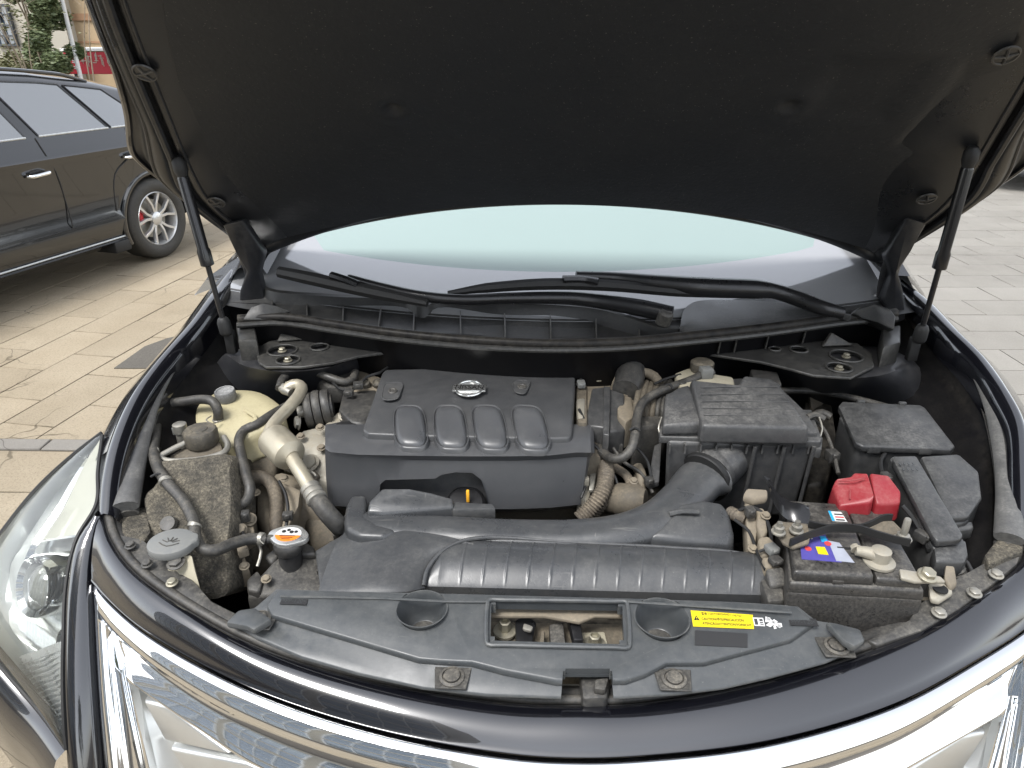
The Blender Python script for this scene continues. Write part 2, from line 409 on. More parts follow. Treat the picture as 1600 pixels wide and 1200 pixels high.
class B:
    def __init__(s):
        s.bm = bmesh.new()
    def face(s, vs):
        try:
            return s.bm.faces.new(vs)
        except ValueError:
            return None
    def prism(s, top, bot):
        n = len(top)
        a = [s.bm.verts.new(p) for p in top]
        b = [s.bm.verts.new(p) for p in bot]
        s.face(a)
        s.face(b[::-1])
        for i in range(n):
            s.face([a[i], b[i], b[(i + 1) % n], a[(i + 1) % n]])
        return s
    def slab(s, top, h, flare=0.0, drop=None):
        """solid with the given top outline, straight down by h; flare widens its foot"""
        c = sum((V(p) for p in top), V()) / len(top)
        bot = []
        for p in top:
            q = V(p)
            d = V((q.x - c.x, q.y - c.y, 0))
            q = q + (d.normalized() * flare if d.length > 1e-6 else d)
            q.z -= h
            if drop is not None:
                q.z = drop
            bot.append(q)
        return s.prism(top, bot)
    def box(s, c, size, rz=0.0, mat=None):
        R = Matrix.Rotation(rz, 3, 'Z') if mat is None else mat
        c = V(c)
        hx, hy, hz = size[0] / 2, size[1] / 2, size[2] / 2
        top = [c + R @ V((x, y, hz)) for x, y in ((-hx, -hy), (hx, -hy), (hx, hy), (-hx, hy))]
        bot = [c + R @ V((x, y, -hz)) for x, y in ((-hx, -hy), (hx, -hy), (hx, hy), (-hx, hy))]
        return s.prism(top, bot)
    def loft(s, rings, caps=True, closed=True):
        R = [[s.bm.verts.new(p) for p in r] for r in rings]
        n = len(R[0])
        for a, b in zip(R, R[1:]):
            for i in range(n if closed else n - 1):
                j = (i + 1) % n
                s.face([a[i], a[j], b[j], b[i]])
        if caps and closed:
            s.face(R[0][::-1])
            s.face(R[-1])
        return s
    def grid(s, rows):
        return s.loft(rows, caps=False, closed=False)
    def tube(s, pts, r, seg=10, step=0.008, caps=True, smooth=True, flat=1.0, rib=None, up=None):
        """pipe along a curve; r a number or one radius per control point; rib = (pitch, depth) for corrugation; flat squashes it vertically"""
        P = [V(p) for p in pts]
        rs = list(r) if isinstance(r, (list, tuple)) else [r] * len(P)
        S = spline(P, rib[0] / 2 if rib else step) if smooth else P
        if smooth:
            cum = [0.0]
            for a, b in zip(P, P[1:]):
                cum.append(cum[-1] + (b - a).length)
            L = [0.0]
            for a, b in zip(S, S[1:]):
                L.append(L[-1] + (b - a).length)
            sc = cum[-1] / L[-1]
            rad = [interp(list(zip(cum, rs)), l * sc) for l in L]
        else:
            rad = rs
        rings = []
        u = None
        for i, p in enumerate(S):
            t = (S[min(i + 1, len(S) - 1)] - S[max(i - 1, 0)]).normalized()
            if up is not None:
                w_ = V(up)
                u = t.cross(w_).normalized()
                v = u.cross(t).normalized()
            else:
                if u is None:
                    _, u, v = perp(t)
                else:
                    u = (u - t * u.dot(t)).normalized()
                    v = t.cross(u).normalized()
            rr = rad[i]
            if rib:
                rr *= 1 + (rib[1] if i % 2 else -rib[1])
            rings.append([p + u * (math.cos(2 * math.pi * k / seg) * rr) + v * (math.sin(2 * math.pi * k / seg) * rr * flat) for k in range(seg)])
        return s.loft(rings, caps=caps)
    def lathe(s, c, axis, prof, seg=24, caps=True, wob=None):
        a, u, v = perp(axis)
        c = V(c)
        rings = []
        for r, h in prof:
            rings.append([c + a * h + (u * math.cos(2 * math.pi * k / seg) + v * math.sin(2 * math.pi * k / seg)) * (r * (wob(k) if wob else 1)) for k in range(seg)])
        return s.loft(rings, caps=caps)
    def bolt(s, c, axis, r, h=None):
        h = h or r * 0.8
        s.lathe(c, axis, [(r * 1.32, 0), (r * 1.32, h * 0.14), (r * 1.1, h * 0.22)], 16)
        s.lathe(V(c) + V(axis).normalized() * h * 0.15, axis, [(r, 0), (r, h * 0.42), (r * 0.82, h * 0.52)], 6)
        return s
    def bevel(s, off, seg=2, ang=28):
        bmesh.ops.recalc_face_normals(s.bm, faces=s.bm.faces)
        ed = [e for e in s.bm.edges if len(e.link_faces) == 2 and e.calc_face_angle(0) > math.radians(ang)]
        bmesh.ops.bevel(s.bm, geom=ed, offset=off, segments=seg, profile=0.5, affect='EDGES', clamp_overlap=True)
        return s
    def thick(s, t):
        bmesh.ops.recalc_face_normals(s.bm, faces=s.bm.faces)
        bmesh.ops.solidify(s.bm, geom=s.bm.faces[:], thickness=t)
        return s
    def subd(s, n=1):
        bmesh.ops.subdivide_edges(s.bm, edges=s.bm.edges[:], cuts=n, use_grid_fill=True, smooth=1.0)
        return s
    def mesh(s, name, mat, ang=42, recalc=True):
        if recalc:
            bmesh.ops.recalc_face_normals(s.bm, faces=s.bm.faces)
        me = bpy.data.meshes.new(name)
        s.bm.to_mesh(me)
        s.bm.free()
        me.shade_smooth()
        me.set_sharp_from_angle(angle=math.radians(ang))
        if mat is not None:
            me.materials.append(M[mat] if isinstance(mat, str) else mat)
        return me
    def out(s, name, mat, parent=None, ang=42, label=None, recalc=True):
        o = bpy.data.objects.new(name, s.mesh(name, mat, ang, recalc))
        COL.objects.link(o)
        if parent is not None:
            o.parent = parent
        if label:
            o['label'] = label
        return o
def cut(o, cutter):
    """carve an opening"""
    me = cutter.mesh('cutter', None)
    c = bpy.data.objects.new('cutter', me)
    COL.objects.link(c)
    c.parent = o.parent
    md = o.modifiers.new('b', 'BOOLEAN')
    md.operation = 'DIFFERENCE'
    md.solver = 'EXACT'
    md.object = c
    bpy.context.view_layer.update()
    dg = bpy.context.evaluated_depsgraph_get()
    new = bpy.data.meshes.new_from_object(o.evaluated_get(dg))
    o.modifiers.clear()
    old = o.data
    nm = old.name
    o.data = new
    bpy.data.meshes.remove(old)
    new.name = nm
    new.set_sharp_from_angle(angle=math.radians(40))
    bpy.data.objects.remove(c)
    bpy.data.meshes.remove(me)
    return o
def writing(body, name, mat, parent, origin, xdir, ydir, size, depth=0.0004, fit=None, align='CENTER', bold=0.0):
    """raised or printed lettering lying on the plane of xdir and ydir"""
    cu = bpy.data.curves.new('t', 'FONT')
    cu.body = body
    cu.size = 1.0
    cu.extrude = 0.0
    cu.offset = bold
    cu.resolution_u = 3
    cu.align_x = 'LEFT'
    ob = bpy.data.objects.new('t', cu)
    COL.objects.link(ob)
    bpy.context.view_layer.update()
    me = bpy.data.meshes.new_from_object(ob.evaluated_get(bpy.context.evaluated_depsgraph_get()))
    bpy.data.objects.remove(ob)
    bpy.data.curves.remove(cu)
    xs = [v.co.x for v in me.vertices] or [0, 1]
    ys = [v.co.y for v in me.vertices] or [0, 1]
    x0, x1, y0, y1 = min(xs), max(xs), min(ys), max(ys)
    xd, yd = V(xdir), V(ydir)
    n = xd.cross(yd).normalized()
    for v in me.vertices:
        if fit:
            fx = ((v.co.x - x0) / (x1 - x0) - 0.5) * fit[0]
            fy = ((v.co.y - y0) / (y1 - y0) - 0.5) * fit[1]
        else:
            fx = (v.co.x - (x0 + x1) / 2) * size
            fy = (v.co.y - (y0 + y1) / 2) * size
        v.co = V(origin) + xd.normalized() * fx + yd.normalized() * fy + n * depth
    me.materials.clear()
    me.materials.append(M[mat])
    me.name = name
    o = bpy.data.objects.new(name, me)
    COL.objects.link(o)
    o.parent = parent
    return o
def thing(name, label, cat, loc=(0, 0, 0), rz=0.0, group=None):
    o = bpy.data.objects.new(name, None)
    COL.objects.link(o)
    o.location = loc
    o.rotation_euler = (0, 0, rz)
    o.empty_display_size = 0.2
    o['label'] = label
    o['category'] = cat
    if group:
        o['group'] = group
    return o
def tag(o, label, cat, group=None):
    o['label'] = label
    o['category'] = cat
    if group:
        o['group'] = group
    return o
def struct(o):
    o['kind'] = 'structure'
    return o
def quad(P, name, mat, parent, lift=0.0008, nsub=1):
    """thin printed sheet"""
    b = B()
    P = [V(p) for p in P]
    n = (P[1] - P[0]).cross(P[-1] - P[0]).normalized()
    if n.z < 0:
        n = -n
    b.prism([p + n * lift for p in P], [p + n * (lift - 0.0007) for p in P])
    return b.out(name, mat, parent)

# ================================================================== THE SETTING: ground and paving
b = B()
b.grid([[V((x, y, -0.006)) for x in (-400, -40, 0, 40, 400)] for y in (-400, -40, 0, 40, 400)])
ground = struct(b.out('ground', 'sand'))
def in_view(p):
    d = V(p) - CP
    sp, cp, sy, cy = math.sin(PITCH), math.cos(PITCH), math.sin(YAW), math.cos(YAW)
    X = d.x * cy + d.y * sy
    fw = -d.x * sy + d.y * cy
    dep = fw * cp - d.z * sp
    if dep < 0.2:
        return None
    return (800 + F * X / dep, 600 - F * (fw * sp + d.z * cp) / dep)
def paving(name, mat, org, rot, cols, rows, lx, ly, shift, keep, visible, along_y, clip=None):
    """running-bond slabs; those one can see are objects, the rest one joined sheet"""
    parent = bpy.data.objects.new(name, None)
    COL.objects.link(parent)
    struct(parent)
    J = 0.007
    R = Matrix.Rotation(rot, 3, 'Z')
    bb = B()
    bb.box((0, 0, -0.02), (1, 1, 0.04))
    bb.bevel(0.003, 1)
    unit = bb.mesh('paver', mat)
    cand, rest = [], []
    for i in range(*cols):
        for j in range(*rows):
            if along_y:
                x = i * lx
                y = j * ly + (shift * ly * (i % 2))
            else:
                y = j * ly
                x = i * lx + (shift * lx * (j % 2))
            c = V(org) + R @ V((x, y, 0))
            if not keep(c):
                continue
            if clip:
                hx, hy = (lx - J) / 2, (ly - J) / 2
                poly = [c + R @ V((a * hx, e * hy, 0)) for a, e in ((-1, -1), (1, -1), (1, 1), (-1, 1))]
                ds = [clip(p) for p in poly]
                if max(ds) <= 0.03:
                    continue
                if min(ds) < 0:
                    new = []
                    for k in range(4):
                        p, q, dp, dq = poly[k], poly[(k + 1) % 4], ds[k], ds[(k + 1) % 4]
                        if dp >= 0:
                            new.append(p)
                        if dp * dq < 0:
                            new.append(p.lerp(q, dp / (dp - dq)))
                    if len(new) > 2:
                        cb = B()
                        cb.slab([p + V((0, 0, -0.001)) for p in new], 0.04)
                        cb.out('paver', mat, parent)
                    continue
            q = in_view(c)
            if q and visible(c, q):
                cand.append((q[1], c))
            else:
                rest.append(c)
    cand.sort(key=lambda a: -a[0])
    rest += [c for _, c in cand[300:]]
    rnd = random.Random(3)
    for _, c in cand[:300]:
        o = bpy.data.objects.new('paver', unit)
        COL.objects.link(o)
        o.parent = parent
        o.location = (c.x, c.y, rnd.uniform(-0.0025, 0.0))
        o.rotation_euler = (rnd.uniform(-0.003, 0.003), rnd.uniform(-0.003, 0.003), rot + rnd.uniform(-0.004, 0.004))
        o.scale = (lx - J, ly - J, 1)
    rb = B()
    for c in rest:
        rb.box(V((c.x, c.y, -0.021)), (lx - J, ly - J, 0.04), rot)
    if rest:
        o = rb.out('paver_field', mat, parent)
        o['kind'] = 'stuff'
    return parent
def leftvis(c, q):
    return -30 < q[0] < 480 and 120 < q[1] < 860 and c.x > -6.5
def rightvis(c, q):
    return 1400 < q[0] < 1640 and 230 < q[1] < 700
paving('paving_left', 'paver_warm', (-2.80, 3.0, 0), math.radians(-8), (-22, 8), (-10, 14), 0.268, 0.545, 0.42,
       lambda c: c.y > 1.6 and c.x < -0.25, leftvis, True, clip=lambda p: p.y - (1.992 + (p.x + 2.3) * 0.021))
paving('paving_front', 'paver_warm', (-2.3, 1.735, 0), math.radians(1.2), (-9, 16), (-14, 1), 0.82, 0.31, 0.5,
       lambda c: True, leftvis, False)
paving('paving_right', 'paver_grey', (2.6, 3.38, 0), math.radians(2.4), (-4, 17), (-4, 34), 0.56, 0.292, 0.5,
       lambda c: c.x > -0.1, rightvis, False)
b = B()
for k in range(26):
    b.box((-5.6 + k * 0.62, 1.945 + (-5.6 + k * 0.62 + 2.3) * 0.021, -0.016), (0.612, 0.088, 0.036), math.radians(1.2))
b.bevel(0.004, 1)
dr = struct(b.out('drain_channel', 'drain'))
b = B()
pts = [(178, 575), (226, 541), (262, 528), (300, 520), (300, 575)]
b.slab([at(p[0], p[1], 0.004) for p in pts], 0.03)
gp = struct(b.out('granite_patch', 'granite'))

# ================================================================== parked vehicles
def vehicle(name, label, loc, rz, P, detail=True):
    """local frame: +X forward, Y = 0 on the near side face (outward = -Y... flipped by side), Z up, origin at rear wheel contact"""
    root = thing(name, label, 'car', loc, rz, P.get('group'))
    W = P['width']
    side = P['side']
    zr_t, wf_t, zb_ = P['roof'], P['taper'], P['belt']
    def ring(s):
        zr = interp(zr_t, s)
        zb = min(zb_, zr - 0.03)
        ins = 0.25 * max(0, zr - zb) / 0.4
        f = interp(wf_t, s)
        low = interp(P['low'], s)
        half = [(-0.12, low), (-0.035, low + 0.04), (-0.010, low + 0.12), (0.004, low + 0.20), (-0.022, low + 0.26), (-0.012, min(0.60, (low + 0.26 + zb - 0.19) / 2)), (0.0, max(zb - 0.19, low + 0.29)), (0.012, max(zb - 0.135, low + 0.32)), (-0.012, max(zb - 0.115, low + 0.34)),
                (-0.035, max(zb, low + 0.38)), (-0.04 - ins * 0.55, zb + (zr - 0.06 - zb) * 0.55), (-0.045 - ins, zr - 0.055), (-0.085 - ins, zr - 0.022), (-0.26 - ins * 0.6, zr + 0.006), (-W / 2, zr + 0.022)]
        out = []
        for o, z in half:
            out.append((W / 2 + o) * f)
        return out, [z for _, z in half]
    S = sorted(set([a for a, _ in zr_t] + [P['s0'] + (P['s1'] - P['s0']) * i / 40 for i in range(41)]))
    rings = []
    for s in S:
        ys, zs = ring(s)
        r = [V((s, side * (y - W / 2), z)) for y, z in zip(ys, zs)]
        r += [V((s, side * (-y - W / 2), z)) for y, z in list(zip(ys, zs))[-2::-1]]
        rings.append(r)
    bb = B()
    bb.loft(rings)
    body = bb.out('body', 'suv', root, ang=50)
    for sx in P['wheels']:
        c = B()
        c.lathe((sx, side * 0.1, P['R']), (0, -side, 0), [(P['R'] + 0.055, 0), (P['R'] + 0.055, 0.36)], 40)
        cut(body, c)
        c = B()
        c.lathe((sx, side * (-W - 0.1), P['R']), (0, side, 0), [(P['R'] + 0.055, 0), (P['R'] + 0.055, 0.36)], 40)
        cut(body, c)
    R = P['R']
    def surf(s, t, off=0.0):
        """point on the near side: t 0..1 from belt to roof edge"""
        ys, zs = ring(s)
        idx = [9, 10, 11]
        f = t * 2
        i = min(1, int(f))
        f -= i
        y = ys[idx[i]] * (1 - f) + ys[idx[i + 1]] * f
        z = zs[idx[i]] * (1 - f) + zs[idx[i + 1]] * f
        return V((s, side * (y - W / 2 + off), z))
    def low(s, z, off=0.0):
        ys, zs = ring(s)
        y = interp(list(zip(zs[:10], ys[:10])), z)
        return V((s, side * (y - W / 2 + off), z))
    for k, (b0, b1, t0, t1) in enumerate(P['windows']):
        rows = []
        for j in range(9):
            t = 0.03 + 0.93 * j / 8
            a0 = b0 + (t0 - b0) * t
            a1 = b1 + (t1 - b1) * t
            rows.append([surf(a0 + (a1 - a0) * i / 10, t, 0.004) for i in range(11)])
        g = B()
        g.grid(rows)
        wn = g.out('window', 'suv_glass', root)
        ed = [rows[0][i] for i in range(11)]
        g = B()
        g.tube([p + V((0, side * 0.003, -0.004)) for p in ed], 0.007, 6, 0.05)
        g.out('trim', 'lightgrey', wn)
        g = B()
        loop = [r[0] for r in rows] + rows[-1][1:] + [r[-1] for r in rows[::-1]][1:]
        g.tube([p + V((0, side * 0.001, 0)) for p in loop], 0.006, 6, smooth=False)
        g.out('frame', 'gloss_black', wn)
    for sx in P['wheels']:
        for near in (True, False):
            yy = 0.0 if near else -W
            sg = side if near else -side
            c0 = V((sx, side * (yy - (0.045 if near else -0.045)), R))
            ax = V((0, sg, 0))
            g = B()
            TW = 0.12
            prof = [(R * 0.66, -TW * 1.6), (R * 0.90, -TW * 1.6), (R * 0.97, -TW * 1.5), (R, -TW * 1.3), (R, -0.02), (R * 0.985, 0.015), (R * 0.93, 0.034), (R * 0.80, 0.040), (R * 0.70, 0.030), (R * 0.67, 0.018), (R * 0.655, -0.02)]
            g.lathe(c0, ax, prof, 56, caps=False)
            wh = g.out('wheel', 'tyre', root)
            if not (near and detail):
                g = B()
                g.lathe(c0, ax, [(R * 0.66, 0.0), (R * 0.3, -0.01), (0.01, 0.0)], 24)
                g.out('rim', 'alloy', wh)
                continue
            g = B()
            g.lathe(c0, ax, [(R * 0.655, -0.10), (R * 0.66, -0.02), (R * 0.675, 0.020), (R * 0.655, 0.024), (R * 0.63, 0.012), (R * 0.60, -0.06), (R * 0.60, -0.10)], 48, caps=False)
            g.out('rim', 'alloy', wh)
            g = B()
            g.lathe(c0, ax, [(R * 0.62, -0.09), (0.01, -0.08)], 32, caps=False)
            g.out('brake_backing', 'black', wh)
            g = B()
            g.lathe(c0 + ax * -0.06, ax, [(R * 0.48, 0), (R * 0.48, 0.01), (R * 0.2, 0.012)], 32)
            g.out('brake_disc', 'steel', wh)
            g = B()
            g.box(c0 + V((R * 0.40, 0, R * 0.10)) + ax * -0.045, (R * 0.14, 0.05, R * 0.36))
            g.bevel(0.012)
            g.out('brake_caliper', 'caliper', wh)
            a0 = 0.3
            for k in range(5):
                for q in (-1, 1):
                    th = a0 + k * 2 * math.pi / 5 + q * 0.13
                    th2 = a0 + k * 2 * math.pi / 5 + q * 0.34
                    def pol(r_, t_, h_, wd):
                        rad = V((math.cos(t_), 0, math.sin(t_)))
                        tan = V((-math.sin(t_), 0, math.cos(t_)))
                        return [c0 + rad * r_ + tan * wd + ax * h_, c0 + rad * r_ - tan * wd + ax * h_, c0 + rad * r_ - tan * wd * 1.1 + ax * (h_ - 0.03), c0 + rad * r_ + tan * wd * 1.1 + ax * (h_ - 0.03)]
                    g = B()
                    g.loft([pol(R * 0.10, th, 0.004, 0.012), pol(R * 0.36, th + (th2 - th) * 0.35, 0.012, 0.010), pol(R * 0.64, th2, 0.014, 0.011)])
                    g.bevel(0.002, 1)
                    g.out('spoke', 'alloy', wh)
            g = B()
            g.lathe(c0, ax, [(R * 0.17, -0.02), (R * 0.17, 0.008), (R * 0.13, 0.016), (0.004, 0.018)], 24)
            g.out('hub', 'alloy', wh)
    if not detail:
        for a in P.get('lines', []):
            g = B()
            g.tube([low(s, z, 0.004) for s, z in a], 0.008, 6, 0.1)
            g.out('trim_strip', 'chrome', root)
        return root
    for gap in P['gaps']:
        g = B()
        g.tube([low(s, z, 0.001) for s, z in gap], 0.0042, 6, 0.05)
        g.out('door_gap', 'black', root)
    for s_, z_ in P['handles']:
        g = B()
        g.lathe(low(s_ + 0.015, z_ + 0.012, -0.006), (0, side, 0), [(0.044, -0.004), (0.044, 0.0065), (0.036, 0.008)], 20)
        g.out('handle_cup', 'gloss_black', root)
        g = B()
        p0, p1 = low(s_ + 0.088, z_ - 0.006, 0.012), low(s_ - 0.072, z_ + 0.004, 0.012)
        o_ = V((0, side * 0.026, 0))
        g.tube([p0, p0.lerp(p1, 0.12) + o_, p0.lerp(p1, 0.5) + o_ * 1.2, p0.lerp(p1, 0.88) + o_, p1], [0.010, 0.013, 0.013, 0.014, 0.010], 10, 0.01)
        g.out('door_handle', 'chrome', root)
    # sill trim, roof rail, shoulder crease trim, arch lip
    g = B()
    g.grid([[low(s, P['sill'] + dz, o_) for s in [0.30 + 2.0 * i / 20 for i in range(21)]] for dz, o_ in ((-0.06, 0.0), (-0.03, 0.030), (0.0, 0.034), (0.016, 0.004))])
    g.out('sill_trim', 'suv', root)
    g = B()
    g.tube([low(s, P['sill'] + 0.02, 0.010) for s in (0.28, 0.8, 1.4, 2.2)], 0.007, 8, 0.05)
    g.out('sill_strip', 'lightgrey', root)
    for s0, s1 in ((0.06, 2.0),):
        g = B()
        pr = []
        for i in range(12):
            s = s0 + (s1 - s0) * i / 11
            ys, zs = ring(s)
            pr.append(V((s, side * (ys[12] - W / 2 - 0.012), zs[12] + (0.030 if 0 < i < 11 else 0.004))))
        g.tube(pr, 0.013, 8, 0.04)
        g.out('roof_rail', 'suv', root)
    g = B()
    sx = P['wheels'][0]
    g.tube([V((sx + (R + 0.05) * math.cos(a), side * -0.012, R + (R + 0.05) * math.sin(a))) for a in [-0.35 + (math.pi + 0.7) * i / 24 for i in range(25)]], 0.020, 8, 0.05, flat=0.8)
    g.out('arch_lip', 'suv', root)
    g = B()
    g.box(V((0.36, side * -0.10, 0.20)), (0.16, 0.2, 0.09))
    g.bevel(0.015)
    g.out('mud_flap', 'black', root)
    return root
wc = at(255, 405, 0)
SUV = dict(width=1.72, side=1, R=0.315, belt=1.03, sill=0.245, wheels=(-0.07, 2.32), s0=-0.80, s1=3.05,
           roof=[(-0.80, 0.78), (-0.74, 1.0), (-0.62, 1.12), (-0.45, 1.22), (-0.2, 1.30), (0.0, 1.345), (0.2, 1.375), (0.5, 1.415), (0.8, 1.437), (1.1, 1.445), (1.5, 1.43), (1.75, 1.38), (2.0, 1.24), (2.3, 1.07), (2.5, 1.02), (2.9, 0.94), (3.0, 0.86), (3.05, 0.7)],
           taper=[(-0.80, 0.80), (-0.65, 0.93), (-0.3, 0.99), (0, 1), (2.3, 1), (2.7, 0.95), (2.95, 0.86), (3.05, 0.72)],
           low=[(-0.8, 0.34), (-0.5, 0.26), (-0.2, 0.20), (2.4, 0.20), (2.8, 0.24), (3.05, 0.3)],
           windows=[(0.215, 0.80, 0.36, 0.88), (0.90, 1.95, 0.97, 1.62), (-0.24, 0.185, 0.02, 0.32)],
           gaps=[[(0.835, 1.03), (0.81, 0.93), (0.775, 0.8), (0.755, 0.62), (0.76, 0.42), (0.80, 0.24)],
                 [(0.30, 0.24), (0.33, 0.5), (0.28, 0.72), (0.10, 0.84), (0.06, 1.02)], [(1.86, 1.02), (1.88, 0.6), (1.85, 0.24)],
                 [(1.8, 0.405), (1.3, 0.41), (0.8, 0.42), (0.35, 0.43)]],
           handles=[(0.915, 0.815), (0.085, 0.828)])
SUV_RZ = math.atan2(-0.9696, -0.2447)
vehicle('parked_suv', 'black mid-size sport utility vehicle parked on beige paving behind the raised hood', (wc.x, wc.y, 0), SUV_RZ, SUV)
SED = dict(width=1.75, side=-1, R=0.32, belt=0.98, sill=0.245, wheels=(0.0, 2.7), s0=-1.0, s1=3.6,
           roof=[(-1.0, 0.62), (-0.95, 0.95), (-0.5, 1.02), (0.0, 1.25), (0.6, 1.42), (1.3, 1.44), (1.8, 1.38), (2.5, 1.02), (3.3, 0.88), (3.55, 0.75), (3.6, 0.6)],
           taper=[(-1.0, 0.78), (-0.85, 0.92), (-0.4, 0.99), (2.6, 1), (3.2, 0.93), (3.6, 0.7)],
           low=[(-1.0, 0.30), (-0.7, 0.24), (-0.3, 0.20), (2.8, 0.20), (3.6, 0.26)],
           windows=[(0.1, 0.95, 0.45, 0.95), (1.05, 2.2, 1.05, 1.7)], lines=[[(-0.7, 0.42), (0.8, 0.42), (2.3, 0.40)], [(-0.7, 0.62), (0.8, 0.64), (2.3, 0.62)]])
p = at(1598, 300, 0)
vehicle('parked_sedan', 'dark sedan standing on the pale grey slabs beyond the right hood strut', (p.x + 0.75, p.y - 0.15, 0), math.radians(4), SED, detail=False)

# ================================================================== buildings, trees, pole, sign behind the parked vehicle
def building(name, label, x0, x1, y, h, wallmat, wins, frame='frame_white', d=8.0, bands=()):
    root = thing(name, label, 'building', ((x0 + x1) / 2, y, 0))
    ox, oy = (x0 + x1) / 2, y
    sg = 1 if y > 0 else -1
    bb = B()
    bb.box((0, sg * d / 2, h / 2), (x1 - x0, d, h))
    wl = bb.out('wall', wallmat, root)
    for (wx0, wx1, z0, z1, nx, nz) in wins:
        fb = B()
        t = 0.07
        a, c = wx0 - ox, wx1 - ox
        yy = -sg * 0.06
        fb.box(((a + c) / 2, yy, z1 - t / 2), (c - a, 0.14, t))
        fb.box(((a + c) / 2, yy, z0 + t / 2), (c - a, 0.14, t))
        for xx in (a + t / 2, c - t / 2):
            fb.box((xx, yy, (z0 + z1) / 2), (t, 0.139, z1 - z0 - 2 * t))
        for i in range(1, nx):
            fb.box((a + (c - a) * i / nx, yy, (z0 + z1) / 2), (0.05, 0.12, z1 - z0 - 2 * t))
        for i in range(1, nz):
            fb.box(((a + c) / 2, yy, z0 + (z1 - z0) * i / nz), (c - a - 2 * t, 0.10, 0.05))
        wo_ = fb.out('window', frame, root)
        for i in range(nx):
            for j in range(nz):
                gb = B()
                gb.box((a + (c - a) * (i + 0.5) / nx, -sg * 0.02, z0 + (z1 - z0) * (j + 0.5) / nz), ((c - a) / nx - 0.04, 0.02, (z1 - z0) / nz - 0.04))
                gb.out('pane', 'bglass', wo_)
    for z0, z1, mt, pr in bands:
        gb = B()
        gb.box((0, -sg * pr / 2, (z0 + z1) / 2), (x1 - x0 + 0.02, pr, z1 - z0))
        gb.out('cornice', mt, root)
    return root
building('cream_house', 'cream rendered house with grid windows behind the bushy evergreen tree', -30.0, aty(92, 0, 24).x, 24.0, 9.0, 'wall_cream',
         [(aty(-22, 0, 24).x, aty(12, 0, 24).x, 1.55, 2.75, 2, 4), (-20.5, -19.2, 1.55, 3.0, 2, 4), (-17.9, -16.6, 4.6, 6.2, 2, 3)], bands=[(1.0, 1.12, 'wall_cream', 0.12), (3.4, 3.6, 'wall_cream', 0.15)], frame='frame_dark')
building('tan_building', 'tan stone-clad building above the red signboard', aty(96, 0, 24.5).x, -4.0, 24.5, 10.0, 'wall_tan',
         [(-12.5, -11.2, 2.2, 3.8, 2, 2), (-9.5, -8.2, 2.2, 3.8, 2, 2), (-6.5, -5.2, 2.2, 3.8, 2, 2)], bands=[(2.30, 2.50, 'wall_brown', 0.06), (1.64, 1.70, 'wall_brown', 0.05), (1.42, 1.52, 'frame_white', 0.22)])
p0, p1 = aty(102, 0, 21.0), aty(124, 112, 21.0)
b = B()
px_ = p1.x
b.lathe((px_, 21.0, 0), (0, 0, 1), [(0.16, 0), (0.16, 0.12), (0.06, 0.14), (0.05, 4.0), (0.042, 7.5), (0.0, 7.52)], 12)
tag(b.out('flag_pole', 'frame_white'), 'slim white pole standing before the red signboard', 'pole')
a0, a1 = aty(106, 110, 22.0), aty(170, 81, 22.0)
sg_ = thing('signboard', 'red signboard with pale lettering on the tan building', 'sign', ((a0.x + a1.x) / 2, 22.0, 0))
wS = a1.x - a0.x
b = B()
b.box((0.6, 0, (a0.z + a1.z) / 2 - 0.05), (wS + 1.2, 0.06, a1.z - a0.z + 0.1)).bevel(0.01, 1)
b.out('panel', 'sign_red', sg_)
b = B()
b.box((0.6, 0, a1.z + 0.06), (wS + 1.3, 0.12, 0.07))
b.out('top_rail', 'frame_white', sg_)
for k in range(3):
    zz = a1.z - 0.09 - k * 0.17
    for strokes in (((-0.08, 0.03, 0.06, 0.022), (-0.08, -0.03, 0.06, 0.022), (-0.08, 0, 0.022, 0.10)), ((0.04, 0.03, 0.08, 0.022), (0.04, -0.02, 0.07, 0.022), (0.07, 0, 0.02, 0.1))):
        b = B()
        for (dx, dz, sx, sz) in strokes:
            b.box((-wS / 2 + 0.22 + dx, -0.035, zz + dz), (sx, 0.01, sz))
        b.out('small_character', 'white', sg_)
for k in range(5):
    b = B()
    rr = random.Random(k)
    for q in range(5):
        b.box((-wS / 2 + 0.55 + k * 0.2 + rr.uniform(-.05, .05), -0.035 - 0.002 * q, (a0.z + a1.z) / 2 + 0.06 + rr.uniform(-.12, .12)), ((0.12, 0.009, 0.02) if q % 2 else (0.02, 0.009, 0.2)))
    b.out('large_character', 'wall_cream', sg_)
b = B()
b.lathe((-wS / 2 + 0.2, 0.02, 0), (0, 0, 1), [(0.04, 0), (0.04, a0.z)], 8)
b.lathe((wS / 2 + 0.9, 0.02, 0), (0, 0, 1), [(0.04, 0), (0.04, a0.z)], 8)
b.out('post', 'frame_dark', sg_)

